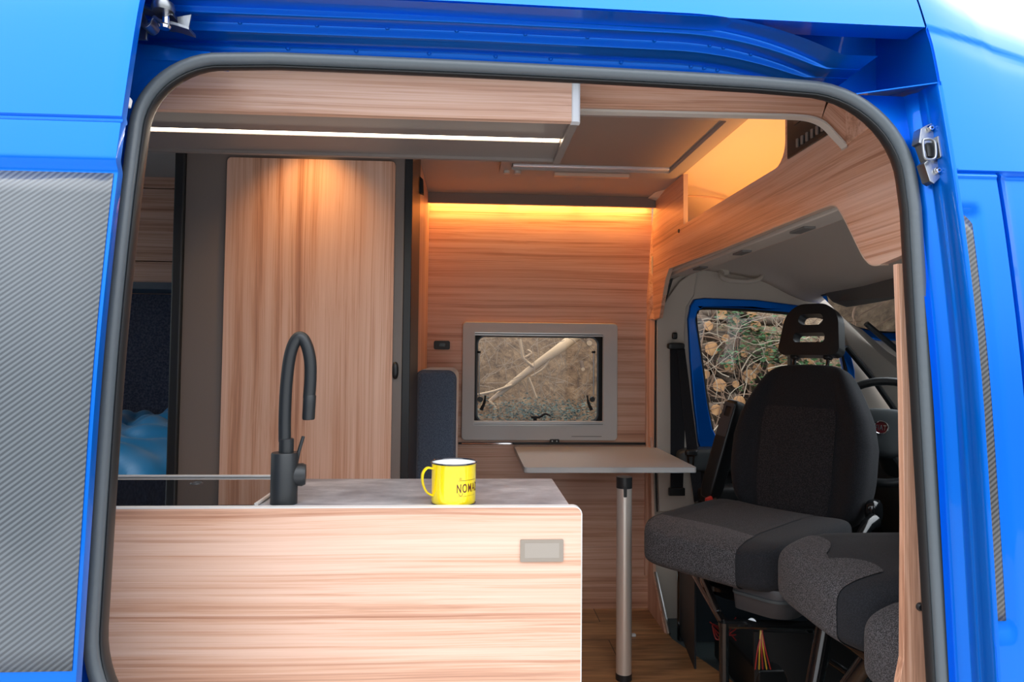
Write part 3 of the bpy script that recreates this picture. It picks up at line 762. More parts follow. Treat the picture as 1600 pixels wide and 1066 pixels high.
build(MB().box(a.x+.008, b.x-.008, KY-.0039, KY-.0034, b.z+.007, a.z-.006), 'plate_inset', simple('satin beige metal', (.38, .33, .28), .5, metal=.4), pl)
ct = build(MB().plate(XY(rrect(-1.7, cx1, KY+.0165, cb_y, (.006, 0, 0, 0)), kt-.034), (0, 0, .030)), 'worktop', M['counter'], None, bevel=.0015)
tag(ct, 'grey mottled worktop of the kitchen block under the yellow mug', 'worktop')
# glass covered hob / sink
hb = thing('sink_cover', 'black glass hob and sink cover with a metal rim left of the tap', 'sink cover', (-.6, 1.4, kt))
hx1 = atz(424, 760, kt).x
build(MB().box(-1.6, hx1+.02, KY+.022, cb_y-.008, kt-.004, kt+.001), 'glass_top', M['glass_black'], hb, bevel=.001)
mb = MB(); q = [(-1.6, cb_y-.006, kt+.003), (hx1-.035, cb_y-.006, kt+.003), (hx1+.012, cb_y-.010, kt+.003), (hx1+.024, cb_y-.03, kt+.001), (hx1+.022, KY+.03, kt+.0)]
mb.tube(q, .0036, 8); build(mb, 'metal_rim', simple('pale satin rim', (.78, .74, .70), .3, metal=.35), hb)
mb = MB().lathe([(.009, 0), (.010, .0016), (.012, .0016), (.013, 0)], (atz(307, 756, kt).x, atz(307, 756, kt).y, kt+.001), 'z', 24); build(mb, 'burner_mark', M['hide'], hb)
# tap
tp = thing('kitchen_tap', 'matt black kitchen tap with curved hose spout on the kitchen block', 'tap', (aty(443, 780, 1.335).x, 1.335, kt))
TY = 1.335; tb = aty(443.5, 780, TY); X0 = tb.x; zt = aty(443, 707, TY).z; k = TY/F
build(MB().lathe([(.0001, kt-.003), (20*k, kt-.003), (20*k, zt-.002), (19*k, zt), (12*k, zt+.0003), (.0001, zt+.0003)], (X0, TY, 0), 'z', 40), 'base', M['black_soft'], tp)
z2 = aty(446, 686, TY).z; X1 = X0+2*k
build(MB().lathe([(.0001, zt-.004), (11*k, zt-.002), (11*k, z2), (10*k, z2+.001), (.0001, z2+.001)], (X1, TY, 0), 'z', 32), 'collar', M['black_soft'], tp)
pix = [(445, 690), (445, 660), (446, 625), (448, 595), (452, 562), (458, 540), (466, 528), (474, 530), (481, 545), (485, 568), (485, 595), (483, 622)]
build(MB().tube(spline([aty(a, b, TY) for a, b in pix], 6), [9.2*k-(.0*i) for i in range(67)], 20), 'spout_hose', M['black_soft'], tp)
build(MB().tube([aty(484, 617, TY), aty(484, 619, TY), aty(482, 654, TY), aty(482, 656, TY)], [8.6*k, 9.6*k, 9.4*k, 8.2*k], 24), 'nozzle', M['black_soft'], tp)
c = aty(462, 742, TY+.006); build(MB().tube([c+Vector((-.01, .0, 0)), c+Vector((.012, .002, 0)), c+Vector((.018, .003, 0))], [16.5*k, 17.5*k, 15*k], 32), 'lever_hub', M['black_soft'], tp)
build(MB().tube([aty(462, 725, TY+.006), aty(467, 705, TY+.006), aty(474, 682, TY+.006)], [.0045, .0035, .0032], 12), 'lever', M['black_soft'], tp)
# yellow mug
MY = 1.338; mc = aty(708.5, 787, MY); mc.z = kt-.0035; r = 34.2*MY/F; hgt = aty(708, 721, MY).z-mc.z
mg = thing('enamel_mug', 'yellow enamel mug with dark rim and brown lettering on the worktop', 'mug', (mc.x, MY, mc.z))
build(MB().lathe([(.0001, .0), (r*.93, .0), (r*.985, .003), (r, .008), (r, hgt-.004), (r*1.025, hgt-.002)], (mc.x, MY, mc.z), 'z', 64), 'body', M['yellow'], mg)
build(MB().lathe([(.0001, .004), (r*.95, .006), (r*.975, hgt-.004), (r*1.01, hgt-.001)], (mc.x, MY, mc.z), 'z', 64), 'inside', M['enamel_in'], mg)
mb = MB(); mb.tube([(mc.x+r*1.022*cos(a), MY+r*1.022*sin(a), mc.z+hgt-.001) for a in [2*PI*i/64 for i in range(64)]], .0016, 8, closed=True); build(mb, 'rim', M['enamel_rim'], mg)
mb = MB(); mb.tube([(mc.x+r*.985*cos(a), MY+r*.985*sin(a), mc.z+.0015) for a in [2*PI*i/64 for i in range(64)]], .001, 6, closed=True); build(mb, 'base_ring', M['enamel_rim'], mg)
hp = spline([(-r+.001, 0, hgt-.012), (-r-.010, 0, hgt-.010), (-r-.0185, 0, hgt-.020), (-r-.0185, 0, hgt*.52), (-r-.011, 0, hgt*.30), (-r+.001, 0, hgt*.20)], 6)
hd_ang = Matrix.Rotation(R(18), 3, 'Z')
mb = MB(); rings = []
for i, p in enumerate(hp):
    t = (hp[min(i+1, len(hp)-1)]-hp[max(i-1, 0)]).normalized(); nn = Vector((t.z, 0, -t.x)); w = Vector((0, 1, 0))
    rings.append([hd_ang @ (p+w*.0075*cos(2*PI*k/10)+nn*.0022*sin(2*PI*k/10))+Vector((mc.x, MY, mc.z)) for k in range(10)])
mb.loft(rings); build(mb, 'handle', M['yellow'], mg)
def text_mesh(s, size):
    cu = bpy.data.curves.new('t', 'FONT'); cu.body = s; cu.size = size; cu.offset = .0003; cu.space_character = 1.22; ob = bpy.data.objects.new('t', cu); COL.objects.link(ob)
    bpy.context.view_layer.update(); me = bpy.data.meshes.new_from_object(ob.evaluated_get(bpy.context.evaluated_depsgraph_get()))
    vs = [v.co.copy() for v in me.vertices]; fs = [tuple(p.vertices) for p in me.polygons]
    bpy.data.objects.remove(ob); bpy.data.curves.remove(cu); bpy.data.meshes.remove(me); return vs, fs
def wrap(vs, a0, z0, sx=1, rr=None):
    rr = rr or r+.0004; out = []
    for v in vs:
        a = a0+v.x*sx/rr; out.append((mc.x+rr*sin(a), MY-rr*cos(a), mc.z+z0+v.y))
    return out
vs, fs = text_mesh('NOMAD', .020)
xm = max(v.x for v in vs); mb = MB(); mb.add(wrap([Vector((v.x*.64, v.y*1.12, 0)) for v in vs], R(8), hgt*.335), fs)
for z, x0_, x1_, t_ in ((hgt*.61, .003, .045, .0006), (hgt*.245, .002, .046, .0003)):
    mb.grid(lambda x, q: Vector(wrap([Vector((x, q, 0))], R(8), z)[0]), frange(x0_, x1_, .003), [0, t_])
# little ornament under the lettering
mb.grid(lambda a, q: Vector(wrap([Vector((.0085+(.0034+q)*cos(a), (.0034+q)*sin(a), 0))], R(8), hgt*.31)[0]), frange(R(150), R(390), .2), [0, .0007])
mb.grid(lambda a, q: Vector(wrap([Vector((.008+(.0014+q)*cos(a), (.0014+q)*sin(a), 0))], R(8), hgt*.66)[0]), frange(0, 6.3, .4), [0, .0006])
build(mb, 'lettering', M['brown_ink'], mg, smooth=False)

# wet room / wardrobe -------------------------------------------------
BY = 2.04
wd = thing('bathroom_cabinet', 'tall cabinet with upright-grain wood door in a taupe frame behind the kitchen tap', 'cabinet', (-.5, 2.5, 0))
bx0, bx1 = aty(285, 500, BY).x, aty(629, 500, BY).x
build(MB().box(bx0, bx1, BY, WY-.001, .001, ZC-.001), 'carcass', M['taupe'], wd, smooth=False)
dl, dr = aty(349, 500, BY-.012).x, aty(614, 500, BY-.012).x; dt = aty(480, 249, BY-.012).z
dd = build(MB().plate(XZ(rrect(dl, dr, .06, dt, .012), BY-.014), (0, .013, 0)), 'door', M['wood_z'], wd, bevel=.001)
c = aty(618, 579, BY); b_ = build(MB().pad((c.x, BY-.007, c.z), (.018, .02, .050), .8), 'door_knob', M['black'], dd)
build(MB().plate(XY(rrect(bx0-.030, bx0-.001, BY-.012, BY+.02, .006), .002), (0, 0, ZC-.003)), 'edge_profile', M['black_soft'], wd)
build(MB().box(bx1+.0005, bx1+.024, BY-.006, BY+.30, .002, ZC-.002), 'sliding_door_post', M['black_soft'], wd, bevel=.003)
build(MB().box(bx1+.0005, bx1+.012, BY+.305, WY-.002, .002, ZC-.002), 'side_panel', M['wood_z'], wd, smooth=False)
mb = MB(); mb.plate([aty(650, 250, 2.3), aty(655, 254, 2.3), aty(656, 275, 2.3), aty(661, 280, 2.3), aty(662, 303, 2.3), aty(655, 300, 2.3), aty(650, 285, 2.3)], (0, .03, 0)); build(mb, 'folding_hinge', M['black'], wd, bevel=.002)
build(MB().tube([(bx0-.033, BY+.01, .9), (bx0-.033, BY+.01, 1.42)], .0025, 8), 'chrome_line', M['alu'], wd)
# ceiling spot above cabinet door
sp_ = thing('ceiling_spot', 'small round warm spotlight in the ceiling in front of the tall cabinet', 'lamp', (aty(480, 250, 1.95).x, 1.88, ZC))
c = Vector((aty(480, 250, 1.95).x, 1.88, ZC-.002))
build(MB().lathe([(.022, 0), (.032, -.004), (.034, 0)], c, 'z', 24), 'bezel', M['white_pl'], sp_)
build(MB().lathe([(.0001, -.001), (.021, -.001)], c, 'z', 24), 'lens', M['led'], sp_)
l = bpy.data.lights.new('spot_light', 'SPOT'); l.energy = 4.6; l.color = (1, .50, .15); l.spot_size = R(95); l.spot_blend = 1; l.shadow_soft_size = .02
o = bpy.data.objects.new('spot_light', l); COL.objects.link(o); o.location = c+Vector((0, 0, -.01)); o.rotation_euler = (R(14), 0, 0)
l = bpy.data.lights.new('second_spot_light', 'SPOT'); l.energy = 0.0; 

# bench with backrest cushion ----------------------------------------
be = thing('bench', 'low wood bench box beside the tall cabinet, mostly hidden behind the kitchen block', 'bench', (-.0, 2.7, 0))
build(MB().box(bx1+.026, .10, 2.46, WY-.002, .001, .36), 'box', M['wood_x'], be, smooth=False)
build(MB().pad((-.035, 2.74, .415), (.26, .55, .11), .25), 'seat_pad', M['cushion'], be)
q0, q1 = aty(651, 600, 2.47), aty(713, 600, 2.47)
bc = thing('backrest_cushion', 'upright blue grey velvet cushion beside the black post and the window', 'cushion', (q0.x, 2.7, .45))
prof = rrect(q0.x, q1.x, .475, aty(680, 578, 2.47).z, (.030, .022, .01, .01), 8)
mb = MB(); yy = [2.462, 2.466, 2.476, 2.49, 2.98, 2.995, 3.0]; ins = [.016, .007, .002, 0, 0, .004, .012]
cxm, czm = (q0.x+q1.x)/2, .76
rings = [[Vector((cxm+(a-cxm)*(1-i_/.075), y, czm+(b-czm)*(1-i_/.3))) for a, b in prof] for y, i_ in zip(yy, ins)]
mb.loft(rings); build(mb, 'cover', M['cushion'], bc, angle=70)
mb = MB(); mb.tube([Vector((cxm+(a-cxm)*.985, 2.473, czm+(b-czm)*.99)) for a, b in prof], .0022, 6, closed=True); build(mb, 'piping', M['cushion_b'], bc)

# far side window -----------------------------------------------------
w1 = thing('window_1', None, None, ((wx0+wx1)/2, WY, wz0), kind='structure'); w1['label'] = 'far side camper window with light grey frame and tinted pane'
FY = WY-.022
o1, o2, o3, o4 = aty(742.5, 522, FY), aty(942, 660, FY), 0, 0
ix0, ix1, iz0, iz1 = o1.x, o2.x, o2.z+.004, o1.z-.006
build(MB().ring(XZ(rrect(wx0, wx1, wz0, wz1, .018), WY-.0005), XZ(rrect(ix0, ix1, iz0, iz1, .002), WY-.0005), (0, -.0215, 0)), 'frame', M['frame_pl'], w1, bevel=.005)
mb = MB()
for z, t in ((iz1+.012, .0035), (iz1+.003, .003), (iz0-.004, .0025), (iz0-.011, .0025), (iz0-.018, .002)):
    mb.box(ix0-.002, ix1+.002, FY-.003, FY, z-t/2, z+t/2)
build(mb, 'blind_rail', M['alu'], w1)
build(MB().box(ix0, ix1, FY-.0008, FY, iz0-.0145, iz0-.0125).box(ix0, ix1, FY-.0008, FY, iz1+.006, iz1+.0085), 'rail_gap', M['black'], w1)
mb = MB().box(aty(893, 682, FY).x, aty(940, 682, FY).x, FY-.0006, FY, aty(893, 682, FY).z-.0012, aty(893, 682, FY).z+.0008); build(mb, 'printed_line', M['black'], w1)
hx0, hx1_, hz0, hz1 = ix0-.012, ix1+.012, iz0-.012, iz1+.012
gx0, gx1, gz0, gz1 = aty(746, 525, WY+.08).x, aty(934, 525, WY+.08).x, aty(800, 659, WY+.08).z, aty(800, 526, WY+.08).z
build(MB().ring(XZ(rrect(gx0-.04, gx1+.045, gz0-.04, gz1+.04, .02, 10), WY+.078), XZ(rrect(gx0+.002, gx1-.002, gz0+.002, gz1-.002, .035, 10), WY+.078), (0, .012, 0)), 'rubber_gasket', M['rubber_dark'], w1, bevel=.003)
mb = MB().tube([Vector((a, WY+.076, b)) for a, b in rrect(gx0, gx1, gz0, gz1, .035, 10)], .0042, 8, closed=True); build(mb, 'pane_edge', simple('grey pane edge', (.22, .26, .28), .2, coat=.5), w1)
build(MB().box(gx0-.01, gx1+.01, WY+.100, WY+.104, gz0-.01, gz1+.01), 'pane', M['pane_tint'], w1)
for sx, a, b, cpx in ((1, 748.5, 616, 1), (-1, 927.5, 616, -1)):
    t = aty(a, 550, WY+.05); bt = aty(a, 618, WY+.05)
    st_ = build(MB().cyl(t, bt, .0032), 'support_strut', M['chrome'], w1)
    build(MB().cyl(t+Vector((0, 0, .004)), t+Vector((0, 0, -.006)), .008), 'strut_joint', M['black'], st_)
    mb = MB(); mb.lathe([(.0001, -.008), (.011, -.008), (.013, 0), (.0001, 0)], aty(a+2*sx, 624, WY+.045), 'y', 18)
    mb.tube(spline([aty(a+10*sx, 618, WY+.045), aty(a+8*sx, 630, WY+.045), aty(a+3*sx, 641, WY+.045)], 4), [.004]*3+[.006]*3+[.0075]*3, 10); build(mb, 'lock_lever', M['black'], w1)
c = aty(836, 654, WY+.06)
mb = MB(); mb.tube(spline([aty(830, 652, WY+.05), aty(842, 652, WY+.045), aty(852, 647, WY+.04), aty(860, 650, WY+.04)], 5), [.006]*5+[.0055]*6+[.004]*5, 10); mb.cyl(aty(836, 650, WY+.05), aty(836, 664, WY+.05), .008)
build(mb, 'centre_latch', M['black'], w1)
# window linings
# socket
c = aty(690.5, 539.5, WY); so = thing('wall_socket', 'small black socket on the wood wall left of the window', 'socket', (c.x, WY, c.z))
build(MB().plate(XZ(rrect(c.x-.035, c.x+.035, c.z-.019, c.z+.019, .008), WY-.001), (0, -.007, 0)), 'cover', M['black'], so, bevel=.002)
build(MB().box(c.x-.012, c.x+.014, WY-.010, WY-.008, c.z-.006, c.z+.008), 'insert', M['black_gloss'], so)
# table rail
a, b = aty(716, 692, WY), aty(1008, 694, WY)
trl = thing('table_rail', 'thin black and chrome mounting rail on the wall under the window', 'rail', (a.x, WY, a.z))
build(MB().box(a.x, b.x, WY-.010, WY-.001, a.z-.006, a.z+.003), 'rail', M['black'], trl, bevel=.001)
build(MB().box(a.x+.015, a.x+.235, WY-.013, WY-.0105, a.z-.004, a.z+.001), 'chrome_insert', M['chrome'], trl)
c = aty(865.5, 689, WY)
cl = build(MB().box(c.x-.021, c.x+.021, WY-.022, WY-.0135, c.z-.009, c.z+.011), 'clamp', M['black'], trl, bevel=.001)
for s in (-1, 1): build(MB().lathe([(.0001, -.002), (.003, -.0015), (.0035, 0)], (c.x+s*.010, WY-.022, c.z+.001), 'y', 10), 'screw', M['alu'], cl)
# table ---------------------------------------------------------------
tz = .705
tf = [atz(797, 697.5, tz), atz(1009, 697.5, tz), atz(1087.5, 730, tz), atz(819.5, 731.5, tz)]
yb = WY-.02; yf = (tf[2].y+tf[3].y)/2
tb_ = thing('folding_table', 'grey rectangular table on a single aluminium leg under the window', 'table', (.5, 2.6, 0))
mb = MB().plate(XY(rrect(tf[3].x, tf[2].x, yf, yb, (.005, .005, .014, .014)), tz), (0, 0, -.019))
build(mb, 'table_top', M['table'], tb_, bevel=.0015)
mb = MB(); rr_ = rrect(tf[3].x, tf[2].x, yf, yb, (.005, .005, .014, .014)); mb.loft([[Vector((a, b, tz-.0015)) for a, b in rr_], [Vector((a, b, tz-.0175)) for a, b in rr_]], cap=False)
mb.v = [Vector((p.x+(.0008 if p.x > .4 else -.0008), p.y-(.0008 if p.y < 2.6 else 0), p.z)) for p in mb.v]
build(mb, 'edge_band', M['table_edge'], tb_)
LY = 2.375; lx = aty(975, 900, LY).x; lr = 12.3*LY/F
build(MB().lathe([(.0001, tz-.02), (lr, tz-.02), (lr, tz-.058), (.0001, tz-.058)], (lx, LY, 0), 'z', 32), 'leg_collar', M['black_soft'], tb_)
lg = build(MB().lathe([(lr*.96, tz-.0575), (lr*.98, .02), (.0001, .02)], (lx, LY, 0), 'z', 40), 'leg', simple('satin aluminium tube', (.72, .66, .60), .36, metal=.55), tb_)
build(MB().lathe([(.0001, .0005), (lr*1.02, .0005), (lr*1.02, .022), (.0001, .022)], (lx, LY, 0), 'z', 32), 'foot', M['black_soft'], tb_)
c = aty(977, 769, LY-lr); 
build(MB().plate(XZ(rrect(c.x-.0055, c.x+.0055, c.z-.018, c.z+.018, .002), LY-lr-.0015), (0, .006, 0)), 'height_button', M['black'], lg)
# small white bit on floor
c = atz(990, 995, 0); o = build(MB().pad((c.x, c.y, .006), (.018, .016, .012), .6), 'paper_scrap', M['white_pl']); tag(o, 'tiny white scrap on the wood floor behind the table leg', 'scrap')

# rear sleeping area --------------------------------------------------
rc = thing('rear_cupboard', 'wood overhead cupboard at the back left with two thin joint lines', 'cupboard', (-1.5, 2.8, 1.4))
z_b = aty(230, 441, 2.8).z; z1 = aty(230, 408, 2.8).z; z2 = aty(230, 294, 2.8).z; z3 = aty(230, 262, 2.8).z
for k, (a, b) in enumerate(((z_b, z1-.0025), (z1+.0015, z2-.0025), (z2+.0015, z3))):
    build(MB().box(-1.90, -.90, 2.80, 2.99, a, b), 'door', M['wood_x'], rc, smooth=False)
build(MB().box(-1.90, -.90, 2.79, 3.0, z_b-.028, z_b-.001), 'bottom_rail', simple('blue grey rail', (.10, .12, .15), .5), rc)
cw = MB().box(-1.9, bx0-.035, WY-.012, WY-.002, .0, z_b-.03); cw = build(cw, 'wall_lining', M['carpet']); tag(cw, 'dark blue grey carpet lining on the wall behind the bed', 'wall lining', kind='structure')
bd = thing('bed', 'bed with grey mattress at the back left behind the kitchen block', 'bed', (-1.4, 2.3, 0))
build(MB().box(-1.9, bx0-.04, 1.62, 3.01, .001, .42), 'base', M['wood_x'], bd, smooth=False)
build(MB().pad((-1.4, 2.32, .50), (1.0, 1.36, .16), .2), 'mattress', M['cushion'], bd)
random.seed(3)
def bed(u, v):
    x = -1.90+u*1.0; y = 1.95+v*1.05
    s = x*cos(.6)+y*sin(.6); t = -x*sin(.6)+y*cos(.6)
    h = .06*abs(sin(s*17+2*sin(t*5))) + .05*abs(sin(s*31+t*6+2*sin(t*7)))+.012*sin(t*40+s*20)
    return Vector((x, y+.02*sin(t*20), .59+.18*smoothstep(0, .6, v)+.06*u*v+h*.55*(.3+v*.7)-.10*smoothstep(.85, 1, v)*0))
mb = MB().grid(bed, frange(0, .995, .012), frange(0, 1, .012)); o = build(mb, 'duvet', M['bedding'], thick=.006, angle=80); tag(o, 'crumpled bright blue duvet piled on the bed at the left', 'duvet')

# ------------------------------------------------------------------ cab
CY = 3.0
def c3(px, py, D=CY): return aty(px, py, D)
hl = thing('cab_lining', 'beige moulded cab ceiling and pillar lining behind the seats', 'cab lining', (1.2, 2, 1.4))
def ceilc(x, y):
    z = 1.452-.085*smoothstep(.95, 1.65, x)
    z += .06*smoothstep(.85, 1.0, x)*(1-smoothstep(1.25, 1.52, x))*smoothstep(1.5, 2.2, y)-.02*max(0, (y-2.85)/.15)**2
    return Vector((x, y, z+.02*sin((y-1.3)*1.9)*smoothstep(.9, 1.2, x)))
build(MB().grid(ceilc, frange(.815, 1.56, .035), frange(1.12, 3.01, .04)), 'ceiling_lining', M['headliner'], hl, thick=.006, angle=70)
build(MB().box(.83, .90, 1.35, 2.82, 1.436, 1.450), 'cross_rib', M['beige'], hl, bevel=.004)
for y in (1.7, 2.1, 2.5): build(MB().box(.845, .875, y, y+.08, 1.430, 1.437), 'rib_clip', M['visor'], hl)
whole = [c3(1086, 500), c3(1089, 487), c3(1098, 481), c3(1160, 483), c3(1222, 488), c3(1292, 497), c3(1308, 520), c3(1322, 580), c3(1326, 660), c3(1326, 700), c3(1128, 700), c3(1112, 670), c3(1104, 630), c3(1096, 570)]
outerw = [c3(1019, 400), c3(1060, 380), c3(1330, 390), c3(1330, 480), c3(1352, 560), c3(1480, 700), c3(1480, 860), c3(1400, 1010), c3(1030, 1010), c3(1014, 900)]
# door frame ring (blue) sits inside a larger cut-out of the beige lining
ring_o = [c3(1074, 500), c3(1078, 478), c3(1084, 468), c3(1100, 466), c3(1180, 469), c3(1250, 478), c3(1296, 484), c3(1318, 510), c3(1334, 580), c3(1338, 720), c3(1100, 720), c3(1090, 690), c3(1083, 630), c3(1077, 560)]
hole_b = [p+Vector((0, 0, 0)) for p in ring_o]
mb = MB().plate(outerw, (0, .02, 0), [hole_b]); build(mb, 'side_lining', M['beige'], hl, bevel=.004)
# pillar relief & seat belt cover slot
mb = MB().plate([c3(1026, 500, 2.975), c3(1040, 470, 2.975), c3(1062, 440, 2.975), c3(1090, 420, 2.975), c3(1085, 462, 2.975), c3(1073, 480, 2.975), c3(1070, 520, 2.975), c3(1075, 640, 2.975), c3(1080, 720, 2.975), c3(1088, 800, 2.975), c3(1030, 800, 2.975), c3(1026, 700, 2.975)], (0, .024, 0))
build(mb, 'pillar_cover', M['beige'], hl, bevel=.006)
mb = MB().plate([c3(1052, 424, 2.97), c3(1056, 422, 2.97), c3(1046, 455, 2.97), c3(1040, 473, 2.97), c3(1041, 458, 2.97)], (0, .004, 0)); build(mb, 'pillar_slot', M['black'], hl)
mb = MB().plate([c3(1024, 500, 2.972), c3(1026, 500, 2.972), c3(1025, 720, 2.972), c3(1028, 800, 2.972), c3(1026, 800, 2.972), c3(1023, 720, 2.972)], (0, .004, 0)); build(mb, 'pillar_gasket', M['rubber_dark'], hl)
build(MB().plate([(.90, 1.075, -.03), (2.2, 1.075, -.03), (2.2, 1.075, .9), (1.95, 1.075, 1.36), (.90, 1.075, 1.40)], (0, .01, 0), [[Vector(p) for p in ((1.07, 1.075, .93), (1.88, 1.075, .93), (1.80, 1.075, 1.32), (1.07, 1.075, 1.33))]]), 'near_side_lining', M['beige'], hl)
# far cab door with blue frame and glass
d1 = thing('door_1', None, None, (1.2, CY, 0), kind='structure'); d1['label'] = "driver's door with dark blue window frame"
build(MB().plate([p+Vector((0, -.012, 0)) for p in ring_o], (0, .05, 0), [[p+Vector((0, -.012, 0)) for p in whole]]), 'window_frame', M['paint'], d1, bevel=.008, seg=3)
def loop(ps, r, name, mat, par, dy): return build(MB().tube(spline([p+Vector((0, dy, 0)) for p in ps], 4, True), r, 8, closed=True), name, mat, par)
loop(whole, .010, 'window_gasket', M['rubber_dark'], d1, .0)
build(MB().plate([p+Vector((0, .025, 0)) for p in whole], (0, .003, 0)), 'pane', M['pane'], d1)
build(MB().plate([c3(1234, 484, 2.995), c3(1243, 485, 2.995), c3(1246, 700, 2.995), c3(1237, 700, 2.995)], (0, .03, 0)), 'divider_bar', M['black'], d1)
mb = MB(); mb.pad((c3(1130, 725, 2.96).x+.1, 2.95, .66), (.62, .11, .10), .35); build(mb, 'door_sill', M['dash'], d1)
mb = MB(); mb.box(c3(1096, 720, 2.92).x, 1.9, 2.93, 2.985, -.03, c3(1100, 700, 2.93).z); build(mb, 'door_card', M['door_plastic'], d1, bevel=.02)
mb = MB(); mb.pad((1.22, 2.90, .52), (.5, .10, .08), .5); build(mb, 'armrest', M['door_plastic'], d1)
# grab handle
gh = thing('grab_handle', 'beige grab handle on the cab ceiling above the driver window', 'handle', c3(1160, 432, 2.95))
q = [c3(1130, 423, 2.985), c3(1126, 430, 2.95), c3(1135, 437, 2.94), c3(1160, 440, 2.94), c3(1182, 438, 2.94), c3(1190, 432, 2.95), c3(1188, 425, 2.985)]
build(MB().tube(spline(q, 5), .010, 10), 'grip', M['beige'], gh)
for px, py in ((1131, 425), (1189, 429)): build(MB().pad(c3(px, py, 2.98), (.045, .03, .035), .6), 'end_mount', M['beige'], gh)
# a pillar and windscreen
mb = MB().plate([c3(1296, 478, 2.95), c3(1322, 480, 2.93), c3(1345, 494, 2.90), c3(1380, 540, 2.90), c3(1430, 614, 2.90), c3(1470, 680, 2.90), c3(1450, 720, 2.92), c3(1404, 645, 2.95), c3(1360, 580, 2.96), c3(1325, 540, 2.96)], (0, .03, 0)); build(mb, 'windscreen_pillar', M['beige'], hl, bevel=.008, seg=3)
build(MB().tube([c3(1322, 542, 2.94), c3(1366, 595, 2.94), c3(1404, 650, 2.94), c3(1450, 722, 2.93)], .012, 10), 'pillar_gasket', M['rubber_dark'], hl)
def ws(y, t):  # windscreen surface
    return Vector((1.50+.60*t+.10*sin(PI*(y-1)/2)*1, y, 1.385-.58*t))
w3 = thing('window_2', None, None, (1.8, 2, .8), kind='structure'); w3['label'] = 'windscreen seen past the driver seat'
build(MB().grid(ws, frange(1.05, 2.92, .08), [0, .25, .5, .75, 1]), 'pane', M['pane'], w3)
mb = MB(); mb.tube([ws(y, 0.01) for y in frange(1.0, 2.9, .1)], .012, 8); build(mb, 'top_gasket', M['rubber_dark'], w3)
a_ = ws(2.10, .05); b_ = ws(2.55, .95)
wp = thing('windscreen_wiper', 'thin dark wiper across the windscreen', 'wiper', b_); 
pA, pB = ws(2.75, .50)+Vector((.03, 0, .01)), ws(2.05, .02)+Vector((.03, 0, .01))
build(MB().tube([pA, pB], .006, 8), 'blade', M['steel'], wp)
vs_ = thing('sun_visor', 'grey sun visor folded down at the top of the windscreen', 'sun visor', (1.45, 2.2, 1.36))
mb = MB().plate([c3(1283, 452, 2.86), c3(1420, 410, 2.3), c3(1420, 462, 2.28), c3(1375, 471, 2.5), c3(1322, 480, 2.84), c3(1300, 472, 2.86)], (.012, 0, .0)); build(mb, 'pad', M['visor'], vs_, bevel=.004)
# dashboard
ds_ = thing('dashboard', 'dark dashboard behind the steering wheel', 'dashboard', (1.85, 2, .5))
mb = MB(); mb.loft([[Vector((x, y, z)) for x, z in ((2.2, .0), (1.85, .0), (1.80, .35), (1.68, .55), (1.66, .68), (1.72, .78), (1.85, .80), (2.2, .78))] for y in (1.05, 3.0)]); build(mb, 'body', M['dash'], ds_, bevel=.02, smooth=True)
mb = MB(); mb.pad((1.70, 2.52, .82), (.22, .42, .12), .5); build(mb, 'binnacle', M['dash'], ds_)
# steering wheel, seen nearly face on
sw = thing('steering_wheel', 'black steering wheel with chrome ringed badge behind the driver seat', 'steering wheel', (1.50, 2.50, .8))
cc = c3(1392, 672, 2.48); nrm = Vector((-.62, -.66, .42)).normalized()
ux = Vector((0, 0, 1)).cross(nrm).normalized(); uz = nrm.cross(ux)
WM = Matrix((ux, uz, nrm)).transposed()  # local x right, y up, z toward driver
ecc = c3(1379, 673, 2.46)
cc = ecc + ux*.0
def W(x, y, z=0): return cc+WM @ Vector((x, y, z))
RW = .205
build(MB().tube([W(RW*cos(a), RW*.96*sin(a)) for a in [2*PI*i/48 for i in range(48)]], .0155, 12, closed=True), 'rim', M['black_soft'], sw)
hubm = MB().pad((0, 0, .0), (.20, .185, .06), .6); hubm.v = [W(p.x, p.y-.01, p.z) for p in hubm.v]; build(hubm, 'hub_pad', M['dash'], sw)
for x, y in ((-1, .12), (1, .12), (-.5, -.86), (.5, -.86)):
    build(MB().tube([W(x*.06, y*.06, -.012), W(x*RW*.96, y*RW*.93, -.006)], [.022, .012], 10), 'spoke', M['dash'], sw)
mb = MB(); mb.tube([W(.024*cos(a), .024*sin(a), .031) for a in [2*PI*i/32 for i in range(32)]], .0028, 8, closed=True); bdg = build(mb, 'badge_ring', M['chrome'], sw)
mb = MB(); mb.add([W(.022*cos(2*PI*i/24), .022*sin(2*PI*i/24), .0305) for i in range(24)], [tuple(range(24))]); build(mb, 'badge_disc', simple('dark red badge enamel', (.10, .008, .012), .25, coat=.5), bdg)
tv, tfc = text_mesh('FIAT', .016); w_ = max(v.x for v in tv)
mb = MB().add([W((v.x-w_/2)*1.0, v.y*1.7-.0095, .0315) for v in tv], tfc); build(mb, 'badge_letters', M['chrome'], bdg, smooth=False)
build(MB().tube([W(0, -.02, -.03), W(0, -.03, -.28)], [.05, .06], 16), 'column', M['dash'], sw)
# wing mirror
wm = thing('wing_mirror', 'black wing mirror outside the driver door window', 'mirror', (1.75, 3.25, .9))
c = c3(1338, 622, 3.25); build(MB().pad(c, (.14, .10, .26), .4), 'housing', M['black_gloss'], wm)
build(MB().box(c.x-.05, c.x+.05, c.y-.056, c.y-.05, c.z-.10, c.z+.10), 'glass', M['chrome'], wm)
build(MB().tube([c+Vector((0, 0, -.1)), c+Vector((.05, -.16, -.16))], .03, 10), 'arm', M['black'], wm)
